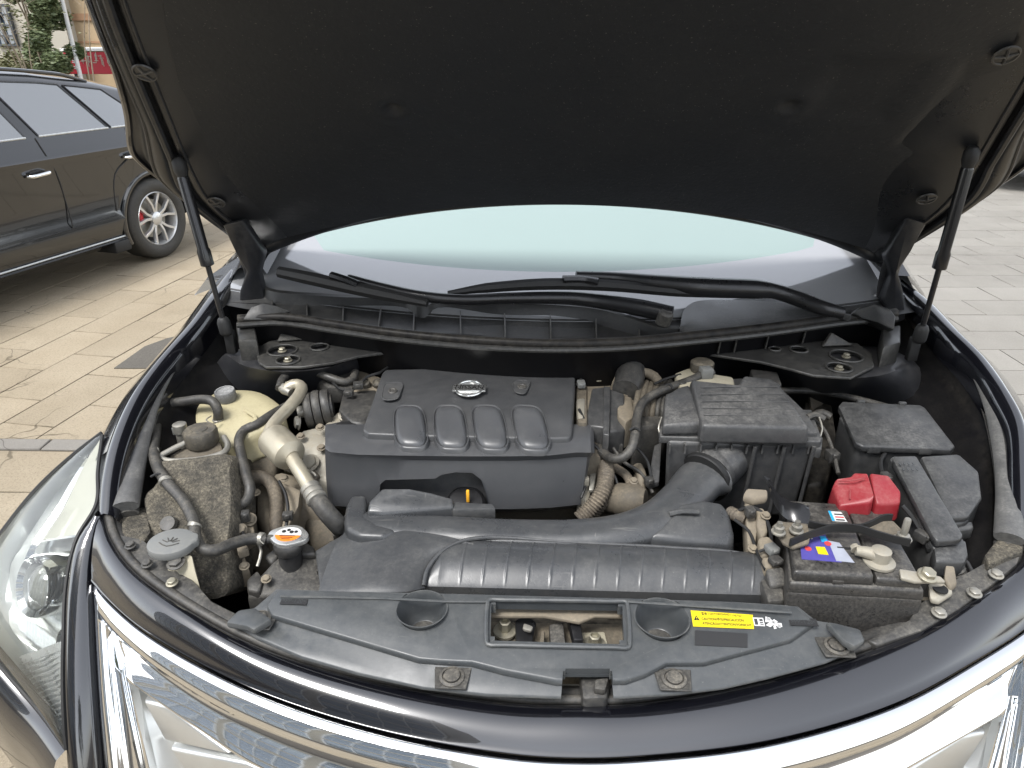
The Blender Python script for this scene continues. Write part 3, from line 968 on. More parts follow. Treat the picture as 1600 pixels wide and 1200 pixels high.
def tree(name, label, loc, h, rad, nleaf, leafsize, mat, bare=6, seed=1, zbase=0.3, cat='tree', sq=1.0, trunk_r=0.09):
    rn = random.Random(seed)
    root = thing(name, label, cat, loc)
    b = B()
    tips = []
    for k in range(bare):
        a = rn.uniform(0, 6.28)
        lean = rn.uniform(0.15, 0.55)
        p0 = V((rn.uniform(-.12, .12), rn.uniform(-.12, .12), 0))
        p1 = p0 + V((math.cos(a) * lean * 0.4, math.sin(a) * lean * 0.4, h * 0.35))
        p2 = p1 + V((math.cos(a + .4) * lean, math.sin(a + .4) * lean, h * rn.uniform(0.25, 0.4)))
        p3 = p2 + V((math.cos(a - .3) * lean, math.sin(a - .3) * lean, h * rn.uniform(0.2, 0.32)))
        b.tube([p0, p1, p2, p3], [trunk_r, trunk_r * 0.7, trunk_r * 0.4, trunk_r * 0.12], 7, 0.25)
        for q in range(5):
            f = rn.uniform(0.3, 0.95)
            s0 = p1.lerp(p3, f)
            a2 = rn.uniform(0, 6.28)
            e = s0 + V((math.cos(a2), math.sin(a2), rn.uniform(0.2, 0.9))) * rn.uniform(0.3, 0.8)
            b.tube([s0, s0.lerp(e, .5) + V((0, 0, .04)), e], [trunk_r * .3, trunk_r * .2, trunk_r * .06], 5, 0.2)
            tips.append(e)
    b.out('trunk', 'bark', root)
    b = B()
    blobs = []
    for k in range(26):
        a = rn.uniform(0, 6.28)
        rr = rad * math.sqrt(rn.random()) * 0.85
        z = zbase + (h - zbase) * rn.random() ** 0.8
        tap = 1 - 0.55 * max(0, (z - 0.6 * h) / (0.4 * h))
        blobs.append((V((math.cos(a) * rr * tap, math.sin(a) * rr * tap * sq, z)), rn.uniform(0.28, 0.55) * rad * 0.8))
    for k in range(nleaf):
        c, r = rn.choice(blobs)
        d = V((rn.gauss(0, 1), rn.gauss(0, 1), rn.gauss(0, 0.8)))
        d = d.normalized() * r * (0.45 + 0.6 * rn.random())
        p = c + d
        if p.z < 0.05:
            continue
        u = V((rn.gauss(0, 1), rn.gauss(0, 1), rn.gauss(0, 1))).normalized()
        _, s1, s2 = perp(u)
        L = leafsize * rn.uniform(0.6, 1.4)
        vs = [b.bm.verts.new(q) for q in (p - s1 * L, p + s2 * L * 0.36 + u * L * .1, p + s1 * L, p - s2 * L * 0.36)]
        b.face(vs)
    b.out('crown', mat, root, recalc=False)
    return root
tree('evergreen_tree', 'bushy dark evergreen tree in front of the cream house', (aty(70, 60, 20.5).x, 20.5, 0), 4.8, 0.92, 22000, 0.07, 'leaf', seed=4, bare=7, trunk_r=0.04)
tree('bare_sapling', 'multi-stemmed nearly bare sapling beside the bushy evergreen', (aty(30, 60, 19.6).x, 19.6, 0), 3.4, 0.45, 260, 0.05, 'leaf2', seed=9, bare=6, zbase=0.8, trunk_r=0.022)
tree('clipped_hedge', 'low olive hedge growing under the cream house windows', (aty(20, 60, 21.5).x, 21.5, 0), 1.15, 1.3, 7000, 0.06, 'leaf2', seed=11, bare=5, zbase=0.15, cat='hedge', sq=0.35, trunk_r=0.03)
tree('young_street_tree', 'thin bare young tree before the tan building', (aty(126, 60, 20).x, 20.0, 0), 4.4, 0.5, 60, 0.05, 'leaf2', seed=21, bare=2, zbase=1.4, trunk_r=0.022)
# the buildings the paint and chrome mirror, across the square behind the photographer
building('office_block', 'glass office block with pale frames across the square facing the car', -25.5, -2.0, -12.5, 19.0, 'wall_cream',
         [(-25.0 + i * 5.9, -25.0 + i * 5.9 + 5.2, 1.0 + j * 4.5, 1.0 + j * 4.5 + 3.9, 4, 3) for i in range(4) for j in range(4)], d=10.0)
tree('plane_tree', 'broad leafy tree across the square in front of the office block', (4.2, -15.0, 0), 7.5, 2.6, 5000, 0.16, 'leaf', seed=31, bare=7, zbase=2.2, trunk_r=0.12)

# ================================================================== THE OPENED CAR: body
car = thing('car', 'black sedan seen from its nose with the hood propped open over the engine', 'car')
def mir(p):
    return V((-p[0], p[1], p[2]))
# --- bumper: painted lip between the hood opening and the grille
OPEN = [(158, 806, .905), (170, 845, .893), (205, 893, .88), (300, 960, .86), (420, 1020, .835), (600, 1072, .815), (800, 1101, .80), (900, 1104, .80), (1000, 1101, .80), (1200, 1066, .815), (1400, 1003, .84), (1530, 935, .868), (1600, 876, .885)]
LOWC = [(143, 910, .840), (165, 935, .836), (230, 990, .826), (400, 1080, .802), (600, 1145, .784), (800, 1181, .772), (900, 1187, .770), (1000, 1184, .772), (1200, 1160, .784), (1400, 1100, .802), (1530, 1030, .822), (1600, 985, .830)]
op = ats(OPEN)
lo = ats(LOWC)
op.append(V((0.72, 0.255, 0.905)))
lo.append(mir(lo[0]))
N1 = 90
A = resample(op, N1)
Cc = resample(lo, N1)
rows = []
rows.append([p + V((0, 0.020, -0.022)) for p in A])
rows.append([p + V((0, 0.006, -0.004)) for p in A])
rows.append(A)
for f, o in ((0.06, 0.004), (0.16, 0.007), (0.34, 0.0085), (0.55, 0.008), (0.78, 0.005), (0.93, 0.0015)):
    rows.append([a.lerp(c, f) + V((0, -o, o * 0.75)) for a, c in zip(A, Cc)])
rows.append([c + V((0, 0.0, 0.003)) for c in Cc])
rows.append([c + V((0, 0.018, -0.004)) for c in Cc])
b = B()
b.grid(rows)
bumper = b.out('bumper', 'paint', car, ang=60)
# side strips of the bumper between the head lamps and the grille
outer = ats([(153, 798, .906), (120, 842, .878), (104, 915, .828), (100, 1000, .770), (100, 1090, .705), (104, 1170, .642), (110, 1260, .56), (118, 1340, .47)])
inner = ats([(158, 806, .905), (150, 858, .868), (143, 912, .831), (146, 1000, .765), (151, 1090, .697), (158, 1180, .622), (166, 1270, .54), (175, 1350, .45)])
def strip(fl):
    o_, i_ = resample([fl(p) for p in outer], 40), resample([fl(p) for p in inner], 40)
    rr = [[p + V((0, 0.03, -0.003)) for p in o_], o_]
    for f, h in ((0.2, .008), (0.45, .012), (0.75, .009)):
        rr.append([a.lerp(c, f) + V((0, -h, h * .3)) for a, c in zip(o_, i_)])
    rr += [i_, [p + V((0, 0.02, 0.0)) for p in i_]]
    return B().grid(rr)
ident = lambda p: V(p)
for fl in (ident, mir):
    strip(fl).out('corner_strip', 'paint', bumper, ang=60)
# lower bumper outside and under the head lamps
lens_out = ats([(159, 676, .965), (112, 712, .932), (58, 762, .888), (12, 818, .845), (-30, 880, .80), (-48, 945, .752), (-30, 1000, .715), (15, 1058, .68), (60, 1110, .655), (104, 1170, .642)])
lens_in = ats([(160, 680, .965), (153, 735, .935), (150, 788, .908), (119, 843, .878), (103, 915, .828), (99, 1000, .770), (98, 1060, .726), (99, 1110, .69), (101, 1145, .663), (104, 1171, .641)])
for fl in (ident, mir):
    base_ = resample([fl(p) for p in lens_out[3:]], 30)
    sx = -1 if fl is ident else 1
    rr = [[p + V((0, .02, 0)) for p in base_], base_]
    for dx, dy, dz in ((.012, -.012, -.012), (.03, -.02, -.06), (.025, -.03, -.16), (.0, -.02, -.34)):
        rr.append([p + V((sx * dx, dy, dz)) for p in base_])
    B().grid(rr).out('corner_skin', 'paint', bumper, ang=60)
# lower front face below the grille, out of the picture
rr = []
for z, dy in ((0.47, -0.03), (0.40, -0.055), (0.30, -0.06), (0.20, -0.03), (0.17, 0.05)):
    rr.append([V((x, dy + 0.30 * (abs(x) / 0.78) ** 2.2, z)) for x in [-0.78 + 1.56 * i / 40 for i in range(41)]])
B().grid(rr).out('lower_apron', 'paint', bumper, ang=60)

# --- grille
gin = ats([(262, 1330, .52), (240, 1215, .62), (220, 1130, .695), (204, 1062, .758)])
gtop = ats([(204, 1062, .758), (300, 1128, .735), (415, 1200, .712), (600, 1268, .692), (800, 1305, .68), (900, 1310, .68)])
gin_r = [mir(p) for p in gin]
gtop_full = gtop + [mir(p) for p in gtop[::-1]][1:]
armo = [p + V((.004, .002, 0)) for p in inner[2:]][::-1]
topo = [V(p) + V((0, 0.004, -0.007)) for p in lo]
topo[0] = armo[-1]
topo[-1] = mir(armo[-1])
O_ = resample(armo, 30)[:-1] + resample(topo, 90) + resample([mir(p) for p in armo[::-1]], 30)[1:]
I_ = resample(gin, 30)[:-1] + resample(gtop_full, 90) + resample([mir(p) for p in gin[::-1]], 30)[1:]
prof = [(0.0, 0.006, -0.002), (0.0, 0.0, 0.0), (0.03, -0.005, 0.003), (0.12, -0.010, 0.005), (0.24, -0.014, 0.004), (0.33, -0.014, 0.000), (0.38, -0.006, -0.003), (0.42, 0.002, -0.003), (0.6, 0.006, 0.0), (0.8, 0.005, 0.0), (0.95, -0.005, 0.002), (1.0, -0.004, 0.0)]
b = B()
b.grid([[a.lerp(c, f) + V((0, dy, dz)) for a, c in zip(O_, I_)] for f, dy, dz in prof] + [[c + V((0, .03, 0)) for c in I_]])
grille = b.out('grille', 'chrome', car, ang=75)
# silver insert panels behind the frame with stepped recesses
for fl in (ident, mir):
    tip = fl(gin[-1])
    L = resample([fl(p) + V((0, .012, 0)) for p in gin[::-1]], 24)
    T = resample([fl(p) + V((0, .012, 0)) for p in gtop], 24)
    b = B()
    b.grid([[a.lerp(c, f) + V((0, .012 if 0 < f < 1 else 0, 0)) for a, c in zip(L, T)] for f in (0, .06, .12, .3, .5, .7, .88, .94, 1)])
    b.out('grille_insert', 'silver', grille)
    for k0, k1 in ((3, 8), (9, 15), (16, 22)):
        b = B()
        q = [L[k0].lerp(T[k0], .2), L[k1].lerp(T[k1], .2), L[k1].lerp(T[k1], .8), L[k0].lerp(T[k0], .8)]
        q = [p + V((0, -.012, .004)) for p in q]
        b.prism(q, [p + V((0, .03, 0)) for p in q]).bevel(.004, 2)
        b.out('grille_louvre', 'silver', grille)

# --- head lamps
for fl in (ident, mir):
    Lo = resample([fl(p) for p in lens_out], 40)
    Li = resample([fl(p) for p in lens_in], 40)
    sx = -1 if fl is ident else 1
    nrm = V((sx * .45, -.75, .45))
    inward = -nrm
    def lg(f, h):
        return [a.lerp(c, f) + nrm * (h * math.sin(math.pi * i / 39) ** .6) for i, (a, c) in enumerate(zip(Li, Lo))]
    b = B()
    b.grid([lg(0, 0), lg(.12, .009), lg(.3, .017), lg(.5, .02), lg(.7, .017), lg(.88, .009), lg(1, 0)])
    lamp = b.out('headlamp', 'lens', car, ang=60)
    for edge_ in (Li, Lo):
        b = B()
        b.tube(edge_, .0032, 6, .02)
        b.out('gasket', 'black', lamp)
    b = B()
    b.grid([lg(0, -.002), lg(.03, -.05), lg(.2, -.075), lg(.4, -.085), lg(.6, -.085), lg(.8, -.075), lg(.97, -.05), lg(1, -.002)])
    b.out('housing', 'reflector', lamp)
    # cream inner strip along the top edge
    def lq(f, i0, i1, h):
        return [(Li[i].lerp(Lo[i], f)) + nrm * h for i in range(i0, i1 + 1)]
    b = B()
    b.grid([lq(.06, 1, 15, -.016), lq(.14, 1, 15, -.004), lq(.40, 1, 15, -.002), lq(.50, 1, 15, -.02)])
    b.out('inner_reflector', 'lamp_cream', lamp)
    b = B()
    b.grid([lq(.50, 2, 17, -.012), lq(.54, 2, 17, -.006), lq(.60, 2, 17, -.014), lq(.66, 2, 17, -.03)])
    b.out('inner_trim', 'chrome', lamp)
    # wavy bright bezels
    b = B()
    b.grid([[p + nrm * (.006 * math.sin(i * .9 + r * .55)) for i, p in enumerate(lq(f, 15, 29, -.05))] for r, f in enumerate([.12 + .84 * q / 23 for q in range(24)])])
    b.out('bezel', 'reflector', lamp)
    b = B()
    b.grid([lq(.08, 27, 38, -.02), lq(.2, 27, 38, -.012), lq(.45, 27, 38, -.018), lq(.6, 27, 38, -.022), lq(.85, 27, 38, -.018), lq(.95, 27, 38, -.03)])
    low_ = b.out('lower_reflector', 'lightgrey', lamp)
    for q in range(16):
        f0 = 28 + q * .62
        k = int(f0)
        t_ = f0 - k
        b = B()
        b.tube([(Li[k].lerp(Li[k + 1], t_)).lerp(Lo[k].lerp(Lo[k + 1], t_), f) + nrm * -.013 for f in (.14, .35, .6, .86)], .0012, 5, .02)
        b.out('flute', 'lightgrey', low_)
    c = fl(at(58, 916, .80)) + inward * .004
    b = B()
    b.lathe(c, nrm, [(.050, -.05), (.050, .006), (.047, .012), (.038, .006), (.035, -.014)], 36, caps=False)
    b.out('projector_ring', 'chrome', lamp)
    b = B()
    b.lathe(c, nrm, [(.036, -.024), (.036, -.012), (.032, .0), (.021, .008), (.008, .011), (.001, .0115)], 32)
    b.out('projector_lens', 'bulb', lamp)
    c2 = fl(at(92, 1010, .755)) + inward * .02
    b = B()
    b.lathe(c2, nrm, [(.030, -.05), (.030, .006), (.026, .01), (.016, -.012), (.004, -.02)], 28)
    b.out('reflector_bowl', 'chrome', lamp)

# --- fenders
KL = [(350, 432, 1.085), (325, 465, 1.075), (300, 500, 1.06), (268, 537, 1.046), (240, 570, 1.03), (212, 608, 1.012), (190, 650, .99), (172, 700, .963), (162, 750, .935), (158, 803, .906)]
kl = ats(KL)
kl = [V((p.x, p.y, p.z)) for p in kl]
kl.insert(0, V((-0.775, 1.15, 1.12)))
kr = [V((0.80, 1.15, 1.12))] + ats([(1410, 436, 1.09), (1452, 470, 1.075), (1500, 520, 1.058), (1540, 560, 1.04), (1572, 605, 1.022), (1598, 655, .997), (1622, 720, .965), (1630, 790, .925)])
kr[-1] = V((.728, .27, .912))
kr[-2] = V((.765, .36, .958))
for K, sx in ((kl, -1), (kr, 1)):
    K = resample(K, 70)
    cutoff = .345
    b = B()
    st = [p for p in K]
    b.grid([[p + V((-sx * .030, 0, -.055)) for p in st], [p + V((-sx * .026, 0, -.016)) for p in st], [p + V((-sx * .016, 0, -.002)) for p in st], [p + V((-sx * .004, 0, .001)) for p in st], [p + V((sx * .006, 0, -.004)) for p in st], [p + V((sx * .010, 0, -.02)) for p in st]])
    fender = b.out('fender', 'paint', car, ang=60)
    st = [p for p in K if p.y > cutoff]
    rr = [[p + V((sx * .006, 0, -.004)) for p in st]]
    for dx, zt in ((.03, -.022), (.06, -.06), (.085, -.13), (.10, -.25), (.10, -.40)):
        rr.append([p + V((sx * dx, 0, zt)) for p in st])
    rr.append([V((sx * .905, p.y, .50)) for p in st])
    rr.append([V((sx * .88, p.y, .25)) for p in st])
    sk = B().grid(rr).out('fender_skin', 'paint', fender, ang=60)
    # rubber seal lying in the channel of the fender
SEAL_L = ats([(312, 521, 1.035), (285, 552, 1.022), (258, 588, 1.004), (238, 625, .982), (222, 670, .955), (208, 730, .925), (196, 792, .905)])
SEAL_R = ats([(1497, 545, 1.03), (1525, 585, 1.012), (1548, 630, .99), (1566, 690, .958), (1577, 760, .928), (1577, 842, .90)])
for S_, wmul in ((SEAL_L, (.004, .010, .014, .017, .019, .020, .021)), (SEAL_R, (.003, .009, .014, .018, .020, .021))):
    b = B()
    b.tube(S_, list(wmul), 14, .01, flat=.55, up=(0, 0, 1))
    b.out('fender_seal', 'seal', car)
    b = B()
    b.tube([p + V((0, 0, -.016)) for p in S_], [w_ * .8 for w_ in wmul], 8, .02, flat=.5, up=(0, 0, 1))
    b.out('seal_carrier', 'plastic_dirty', car)

# --- inner side walls of the bay (dark), floor, firewall
for K, sx in ((kl, -1), (kr, 1)):
    K = resample(K, 50)
    b = B()
    rr = [[p + V((-sx * .022, 0, -.03)) for p in K]]
    rr.append([p + V((-sx * .034, 0, -.075)) for p in K])
    rr.append([V((sx * (abs(p.x) - .075), p.y, p.z - .105)) for p in K])
    rr.append([V((sx * (abs(p.x) - .115), p.y, p.z - .14)) for p in K])
    rr.append([V((sx * (abs(p.x) - .135), p.y, p.z - .26)) for p in K])
    rr.append([V((sx * .60, p.y, .45)) for p in K])
    b.grid(rr)
    b.out('inner_fender', 'shell', car)
b = B()
b.box((0, .55, .42), (1.5, 1.2, .03))
b.out('undertray', 'shell', car)
b = B()
b.grid([[V((x, .80 + .05 * (x / .7) ** 2, z)) for x in (-.75, -.4, 0, .4, .75)] for z in (.43, .8, 1.0, 1.05)])
b.out('firewall', 'shell', car)
b = B()
b.box((0, .16, .60), (0.9, .05, .36))
b.out('radiator', 'shell', car)

# --- strut towers and the brace plates with round holes
def tower(top, foot, sx):
    b = B()
    t = [V(p) for p in top]
    c = sum(t, V()) / len(t)
    r0 = resample(t + [t[0]], 37)[:-1]
    f_ = [V(p) for p in foot]
    r2 = resample(f_ + [f_[0]], 37)[:-1]
    rings = [[c] * 36, [c.lerp(p, .8) for p in r0], [p + V((0, 0, -.001)) for p in r0]]
    for f in (.12, .4, .75, 1.0):
        rings.append([a.lerp(d, f) + V((0, 0, .012 * math.sin(math.pi * f))) for a, d in zip(r0, r2)])
    b.loft(rings, caps=False)
    bmesh.ops.remove_doubles(b.bm, verts=b.bm.verts, dist=1e-5)
    return b
tl_top = ats([(352, 552), (385, 542), (430, 538), (520, 543), (548, 556), (520, 572), (450, 580), (385, 572)], .995)
tl_ft = ats([(318, 612, .90), (345, 590, .92), (430, 560, .93), (560, 560, .93), (585, 590, .90), (520, 640, .86), (430, 650, .86), (350, 640, .87)])
tw = tower(tl_top, tl_ft, -1).out('strut_tower', 'paint_in', car)
tr_top = ats([(1190, 552), (1235, 545), (1320, 545), (1385, 552), (1412, 566), (1390, 582), (1330, 590), (1240, 578)], .995)
tr_ft = ats([(1170, 565, .93), (1240, 560, .94), (1400, 555, .94), (1462, 600, .92), (1452, 645, .89), (1370, 650, .87), (1270, 640, .87), (1185, 605, .88)])
tw2 = tower(tr_top, tr_ft, 1).out('strut_tower', 'paint_in', car)
def plate(outline, z, holes, name, parent, mat='plastic_dirty', th=.006):
    b = B()
    b.slab(ats(outline, z), th)
    b.bevel(.0015, 1)
    o = b.out(name, mat, parent)
    for hx, hy, r in holes:
        c = B()
        c.lathe(at(hx, hy, z) + V((0, 0, -.05)), (0, 0, 1), [(r, 0), (r, .1)], 32)
        cut(o, c)
    return o
pl = plate([(398, 545), (420, 533), (470, 522), (560, 524), (640, 530), (700, 534), (690, 541), (620, 548), (560, 556), (520, 566), (470, 573), (415, 573), (404, 566)], 1.004, [(441, 547, .029), (499, 542, .018), (450, 562, .022)], 'brace_plate', car, mat='cowl')
pr_ = plate([(1010, 536), (1060, 531), (1140, 527), (1260, 530), (1340, 536), (1362, 552), (1366, 572), (1330, 590), (1270, 586), (1235, 576), (1190, 565), (1100, 552)], 1.004, [(1210, 545, .011), (1248, 546, .017), (1322, 556, .031), (1311, 574, .023)], 'brace_plate', car, mat='cowl')
for par, L in ((pl, [(441, 547, .030), (499, 542, .019), (450, 562, .023)]), (pr_, [(1210, 545, .012), (1248, 546, .018), (1322, 556, .032), (1311, 574, .024)])):
    for hx, hy, r in L:
        b = B()
        b.tube([at(hx, hy, 1.006) + V((r * math.cos(a), r * math.sin(a), 0)) for a in [2 * math.pi * i / 28 for i in range(29)]], .0022, 6, smooth=False)
        b.out('hole_rim', 'cowl', par)
for par, hx, hy in ((tw, 441, 549), (tw, 450, 564), (tw2, 1322, 558), (tw2, 1311, 577)):
    b = B()
    b.bolt(at(hx, hy, .996), (0, 0, 1), .007, .012)
    b.out('stud', 'bolt', par)
for hx, hy, m_ in ((384, 545, 'cream_dirty'), (1388, 556, 'cream')):
    b = B()
    b.box(at(hx, hy, .998) + V((0, 0, .005)), (.016, .02, .009), .3).bevel(.003)
    b.out('plug', m_, tw if hx < 800 else tw2)
# small webs standing behind the plates
for par, L in ((pl, [((445, 505), (482, 530), (432, 534)), ((520, 510), (548, 528), (505, 530)), ((548, 515), (585, 530), (542, 537))]), (pr_, [((1300, 520), (1335, 540), (1285, 542)), ((1215, 522), (1240, 535), (1196, 537))])):
    for tri in L:
        b = B()
        p_ = [at(tri[0][0], tri[0][1], 1.035), at(tri[1][0], tri[1][1], 1.008), at(tri[2][0], tri[2][1], 1.008)]
        b.prism(p_, [q + V((0, .012, -.003)) for q in p_]).bevel(.002, 1)
        b.out('web', 'cowl', par)

# --- cowl
CU = [(408, 448, 1.078), (425, 455, 1.075), (520, 463, 1.073), (636, 469, 1.072), (650, 477, 1.068), (668, 477, 1.068), (680, 470, 1.072), (780, 473, 1.075), (880, 477, 1.073), (940, 484, 1.07), (985, 497, 1.064), (1030, 511, 1.058), (1062, 513, 1.056)]
CSL = [(372, 497, 1.062), (440, 494, 1.062), (520, 505, 1.060), (620, 519, 1.058), (740, 530, 1.056), (860, 535, 1.055), (980, 532, 1.055), (1080, 523, 1.056), (1200, 510, 1.058), (1320, 494, 1.06), (1400, 487, 1.062)]
seal_c = resample(ats(CSL), 80)
cu = resample(ats(CU), 80)
seg_f = resample(ats([(400, 494, 1.064), (520, 505, 1.062), (620, 518, 1.060), (740, 528, 1.058), (860, 533, 1.057), (980, 530, 1.057), (1062, 523, 1.058)]), 80)
b = B()
b.grid([[p + V((0, .01, .002)) for p in cu], [p + V((0, -.002, 0)) for p in cu], [p.lerp(q, .10) + V((0, 0, -.030)) for p, q in zip(cu, seg_f)], [p.lerp(q, .55) + V((0, 0, -.040)) for p, q in zip(cu, seg_f)], [p.lerp(q, .8) + V((0, 0, -.026)) for p, q in zip(cu, seg_f)], [q + V((0, 0, -.002)) for q in seg_f]])
cowl = b.out('cowl_panel', 'cowl', car)
for i in (3, 10, 17, 24, 31, 40, 48, 56, 64, 72):
    a, c = cu[i], seg_f[i]
    b = B()
    m1 = a.lerp(c, .12) + V((0, 0, -.014))
    m2 = a.lerp(c, .72) + V((0, 0, -.024))
    b.prism([m1 + V((.0014, 0, 0)), m2 + V((.0014, 0, 0)), m2 + V((.0014, 0, -.02)), m1 + V((.0014, 0, -.022))], [m1 + V((-.0014, 0, 0)), m2 + V((-.0014, 0, 0)), m2 + V((-.0014, 0, -.02)), m1 + V((-.0014, 0, -.022))])
    b.out('rib', 'cowl', cowl)
for i0, i1 in ((20, 33), (35, 46), (49, 58)):
    b = B()
    for i in range(i0 * 2, i1 * 2):
        f = i / 2
        k = int(f)
        p = cu[k].lerp(cu[k + 1], f - k)
        q = seg_f[k].lerp(seg_f[k + 1], f - k)
        for u_ in (.74, .79):
            c_ = p.lerp(q, u_) + V((0, -.0, -.0235 + (u_ - .74) * .08))
            b.box(c_, (.0035, .006, .004))
    o = b.out('vent_mesh', 'black', cowl)
b = B()
b.tube([p + V((0, 0, -.004)) for p in seal_c], .0105, 12, .02, flat=1.1, up=(0, 0, 1))
b.out('cowl_seal', 'shell', cowl)
b = B()
b.tube([p + V((0, -.011, -.012)) for p in seal_c], .006, 8, .02)
b.out('seal_lip', 'cowl', cowl)
b = B()
b.grid([[p + V((0, -.006, -.012)) for p in seal_c], [p + V((0, .004, -.035)) for p in seal_c], [p + V((0, .02, -.085)) for p in seal_c], [p + V((0, .05, -.2)) for p in seal_c]])
b.out('cowl_front', 'shell', cowl)
for px in (1125, 1155, 1195, 1255):
    i = min(range(80), key=lambda k: abs((in_view(seal_c[k]) or (0, 0))[0] - px))
    c = seal_c[i]
    b = B()
    b.prism([c + V((0, -.008, -.016)), c + V((.003, -.008, -.016)), c + V((.003, .0, -.05)), c + V((0, .0, -.05))], [c + V((0, .01, -.016)), c + V((.003, .01, -.016)), c + V((.003, .02, -.05)), c + V((0, .02, -.05))])
    b.out('rib', 'cowl', cowl)
# end blocks of the cowl
for pts in ([(378, 500, 1.062), (392, 478, 1.085), (412, 472, 1.09), (432, 478, 1.085), (452, 486, 1.072), (446, 494, 1.06), (420, 500, 1.058)], [(1398, 516, 1.05), (1400, 494, 1.072), (1392, 482, 1.085), (1366, 474, 1.09), (1344, 480, 1.082), (1330, 490, 1.07), (1345, 497, 1.058), (1372, 504, 1.054)]):
    b = B()
    t_ = ats(pts)
    b.prism(t_, [p + V((0, .03, -.02)) for p in t_]).bevel(.004, 2)
    b.out('end_block', 'cowl', cowl)
for pts in ([(368, 505), (398, 508), (402, 530), (372, 532)], [(1378, 512), (1408, 506), (1408, 534), (1380, 542)]):
    b = B()
    b.slab(ats(pts, 1.04), .06).bevel(.006, 2)
    b.out('side_bracket', 'cowl', cowl)
# smooth right hand cowl cover
b = B()
t0 = resample(ats([(1062, 512, 1.058), (1072, 480, 1.066), (1092, 470, 1.072), (1200, 471, 1.077), (1260, 476, 1.078), (1310, 488, 1.074), (1330, 494, 1.068)]), 40)
t1 = resample(ats([(1062, 516, 1.056), (1080, 521, 1.056), (1140, 515, 1.057), (1200, 509, 1.058), (1260, 502, 1.060), (1310, 495, 1.062), (1330, 494, 1.062)]), 40)
b.grid([[p + V((0, 0, -.012)) for p in t0], t0, [p.lerp(q, .15) + V((0, 0, .003)) for p, q in zip(t0, t1)], [p.lerp(q, .5) + V((0, 0, .004)) for p, q in zip(t0, t1)], t1])
b.out('cowl_lid', 'fuse', cowl)
# --- windscreen: border band greyed for mirrored sky below, pane coloured mint tint plus sky above
wb = [V((x, .845 + .11 * (x / .72) ** 2, 1.073 + .018 * (x / .72) ** 2)) for x in [-.76 + 1.58 * i / 40 for i in range(41)]]
up_d = V((0, .927, .375))
def wy(x):
    return .094 + .038 * (abs(x) / .62) ** 2 + .012 * x
rr0 = wb
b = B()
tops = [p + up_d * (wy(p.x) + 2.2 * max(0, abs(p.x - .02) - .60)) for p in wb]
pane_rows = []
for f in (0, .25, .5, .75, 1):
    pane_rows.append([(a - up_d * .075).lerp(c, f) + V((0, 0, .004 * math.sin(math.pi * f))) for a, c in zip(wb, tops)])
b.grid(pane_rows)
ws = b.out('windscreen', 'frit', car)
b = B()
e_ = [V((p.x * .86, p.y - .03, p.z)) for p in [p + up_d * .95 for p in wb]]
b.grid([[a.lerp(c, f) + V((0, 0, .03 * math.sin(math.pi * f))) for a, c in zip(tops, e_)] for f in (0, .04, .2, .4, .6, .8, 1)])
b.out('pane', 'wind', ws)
b = B()
b.grid([[p + V((0, -.12, -.045)) for p in wb], [p + V((0, -.09, -.040)) for p in wb], [p + V((0, -.072, -.031)) for p in wb], [p + V((0, -.064, -.024)) for p in wb]])
b.out('lower_trim', 'cowl', ws)
# pillars, roof, body sides and doors behind: simple but complete
for sx in (-1, 1):
    b = B()
    xo = .03
    lo_ = V((xo + sx * .735, .93, 1.10))
    hi_ = V((xo + sx * .60, 1.78, 1.49))
    P_ = [lo_.lerp(hi_, i / 10) + V((0, 0, .02 * math.sin(math.pi * i / 10))) for i in range(11)]
    b.grid([[p + V((-sx * .03, 0, -.005)) for p in P_], [p + V((-sx * .02, 0, .012)) for p in P_], [p + V((sx * .03, -.01, .012)) for p in P_], [p + V((sx * .075, 0, -.03)) for p in P_], [V((sx * .86, p.y, min(p.z - .06, 1.06))) for p in P_]])
    b.out('pillar', 'paint', car)
    b = B()
    b.grid([[V((sx * xx, y, z)) for y in [1.15 + 3.0 * i / 14 for i in range(15)]] for xx, z in ((.79, 1.06), (.86, 1.0), (.905, .8), (.91, .55), (.88, .25))])
    b.out('door_skin', 'paint', car)
    b = B()
    b.grid([[V((sx * (.79 - .17 * f), 1.5 + 2.1 * i / 10, 1.06 + .38 * f)) for i in range(11)] for f in (0, .5, 1)])
    b.out('side_window', 'suv_glass', car)
    for wy_ in (.62, 3.35):
        b = B()
        b.lathe((sx * .88, wy_, .32), (sx, 0, 0), [(.2, -.2), (.30, -.2), (.32, -.17), (.32, -.02), (.30, .01), (.22, .012), (.2, -.01), (.01, -.03)], 40)
        b.out('wheel', 'tyre', car)
b = B()
b.grid([[V((x, y, z - .04 * (x / .6) ** 2)) for x in (-.62, -.4, 0, .4, .62)] for y, z in ((1.74, 1.50), (2.2, 1.53), (2.9, 1.50), (3.4, 1.38), (3.9, 1.12), (4.15, 1.08))])
b.out('roof', 'paint', car)
b = B()
b.grid([[V((x, 4.15 - .1 * (x / .85) ** 2, z)) for x in (-.85, -.4, 0, .4, .85)] for z in (1.08, .8, .5, .25)])
b.out('tail', 'paint', car)
